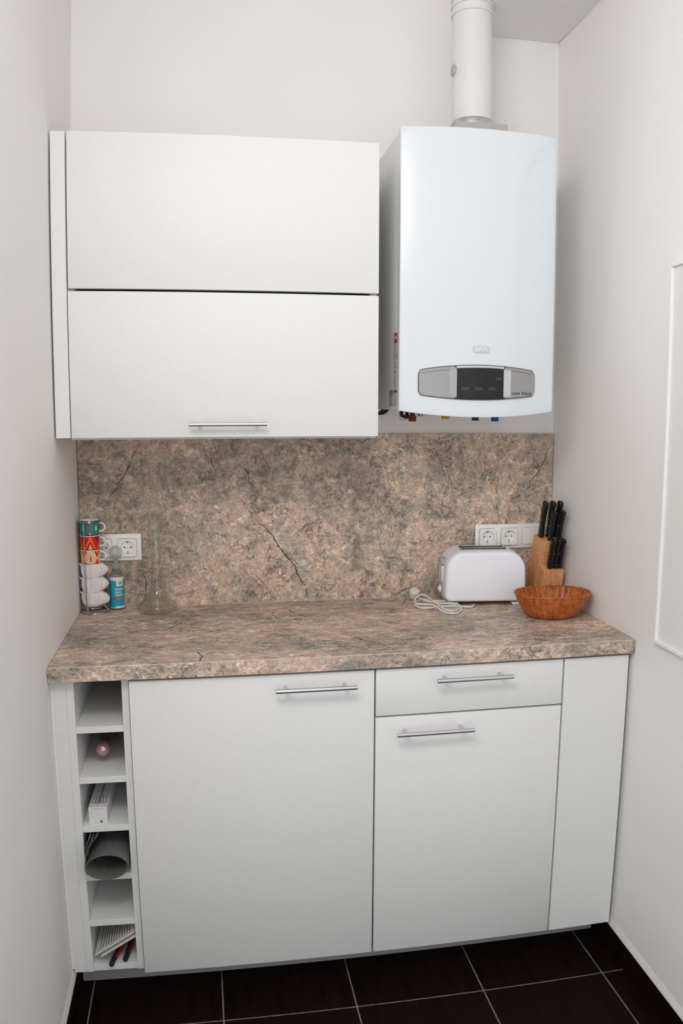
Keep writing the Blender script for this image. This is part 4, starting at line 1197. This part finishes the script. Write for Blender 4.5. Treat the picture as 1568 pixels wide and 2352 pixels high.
tube(b, [(-.0035 + .0032 * cos(k * pi / 10), -.1551, .0050 + .0030 * sin(k * pi / 10)) for k in range(20)], .0002, 4, True)
obj('mark', b, M_INKG, bxx)
b = bmesh.new(); lathe(b, [(0, 0), (.0034, 0), (.0034, .0003), (0, .0003)], 20)
bmesh.ops.transform(b, matrix=Matrix.Translation((.0075, -.1550, .0052)) @ Matrix.Rotation(pi / 2, 4, 'X'), verts=b.verts); obj('mark', b, M_GREEN, bxx)
b = bmesh.new()
for P in ([(-.021, .031), (-.003, .0295), (.012, .0135), (.0215, .0055)], [(-.003, .0295), (.021, .0385)]):
    for p, q in zip(P, P[1:]): tube(b, [(p[0], -.1550, p[1]), (q[0], -.1550, q[1])], .00022, 4)
obj('flap_crease', b, M_PLINTH, bxx)

rm = thing('rolled_placemat', 'rolled dark grey-green woven placemats sticking out of the fourth compartment', 'placemat', (0.1080, -0.41, 0.3572))
def sheet(path, th, y0, y1, name, m=M_MATG, ny=10):
    P = smoothpath([(x, z, 0) for x, z in path], 6); P = [(v.x, v.y) for v in P]; n = len(P)
    b = bmesh.new(); A_, B_ = [], []
    for i, p in enumerate(P):
        a = P[max(i - 1, 0)]; c = P[min(i + 1, n - 1)]; dx, dz = c[0] - a[0], c[1] - a[1]; l = math.hypot(dx, dz) or 1
        ex, ez = -dz / l * th / 2, dx / l * th / 2
        A_.append((p[0] + ex, p[1] + ez)); B_.append((p[0] - ex, p[1] - ez))
    poly = A_ + B_[::-1]
    rings = [[b.verts.new((x, y0 + (y1 - y0) * k / ny, z)) for x, z in poly] for k in range(ny + 1)]
    for R0, R1 in zip(rings, rings[1:]):
        for k in range(len(poly)): b.faces.new((R0[k], R0[(k + 1) % len(poly)], R1[(k + 1) % len(poly)], R1[k]))
    for rg in (rings[0], rings[-1]):
        for k in range(n - 1): b.faces.new((rg[k], rg[k + 1], rg[2 * n - 2 - k], rg[2 * n - 1 - k]))
    return obj(name, b, m, rm, smooth=True)
def ell(a, rx, rz, cx=0, cz=.0345): return (cx + rx * cos(R(a)), cz + rz * sin(R(a)))
path = [(-.030, .108), (-.040, .090), (-.0475, .068)] + [ell(a, .0520 - (a - 180) / 360 * .0022, .0335 - (a - 180) / 360 * .0022) for a in range(170, 171 + 540, 20)]
sheet(path, .0018, -.165, .17, 'mat')
sheet([(-.019, .1115), (-.0290, .098), (-.0400, .078), (-.0455, .060)], .0016, -.150, .16, 'mat')
sheet([(-.0365, .1100), (-.0430, .096), (-.0480, .080)], .0016, -.158, .15, 'mat')

# slotted tray leaning in the bottom compartment
tr = thing('slotted_tray', 'slanted white plastic grate in the bottom compartment', 'tray', (0.0562, -0.40, 0.1290))
AT = Matrix.Rotation(R(-31), 4, 'Y')
def tilt(b): bmesh.ops.transform(b, matrix=AT, verts=b.verts); return b
obj('plate', tilt(box(0.0008, .1195, -.146, .16, -.0045, -.001, .001)), M_TRAY, tr)
for k in range(13):
    x = .012 + k * .0080
    obj('rib', tilt(box(x, x + .0042, -.132, .15, -.0010, .0015, .0005)), M_TRAY, tr)
obj('shade_sheet', tilt(box(.0105, .1125, -.1325, .151, -.0010, -.0005)), M_SHAD, tr)
tr2 = thing('plastic_tray', 'second white plastic tray directly under the slanted grate', 'tray', (0.0720, -0.40, 0.1275))
obj('plate', tilt(box(0.000, .1020, -.1485, .15, -.0055, -.0010, .001)), M_TRAY, tr2)

pl_ = thing('pliers', 'pliers with red and black handles beneath the slanted grate', 'pliers', (0.115, -0.45, 0.1003))
for P, nm in (([(-.0160, -.1120, .0075), (-.0125, -.090, .0080), (-.003, -.055, .0075), (.008, -.01, .0075), (.012, .03, .0070)], 'handle'),
              ([(.0170, -.0950, .0072), (.0205, -.070, .0078), (.0250, -.040, .0075), (.0240, .0, .0075), (.016, .03, .0070)], 'handle')):
    b = bmesh.new(); tube(b, smoothpath(P, 5), [.0045, .0062, .0068] + [.0066] * (4 * 5 - 4) + [.005, .004], 12) if len(smoothpath(P, 5)) == 21 else None
    h = obj(nm, b, M_RUB, pl_, smooth=True)
    b = bmesh.new(); Q = [(x + .0040, y, z + .0020) for x, y, z in P]; Q = smoothpath(Q, 5)[6:]
    tube(b, Q, .0044, 10); obj('red_grip', b, M_RED, h, smooth=True)
b = bmesh.new(); prism(b, [(.006, .028), (.022, .028), (.018, .075), (.012, .075)], 'z', .003, .011); obj('jaws', b, M_STEEL, pl_)
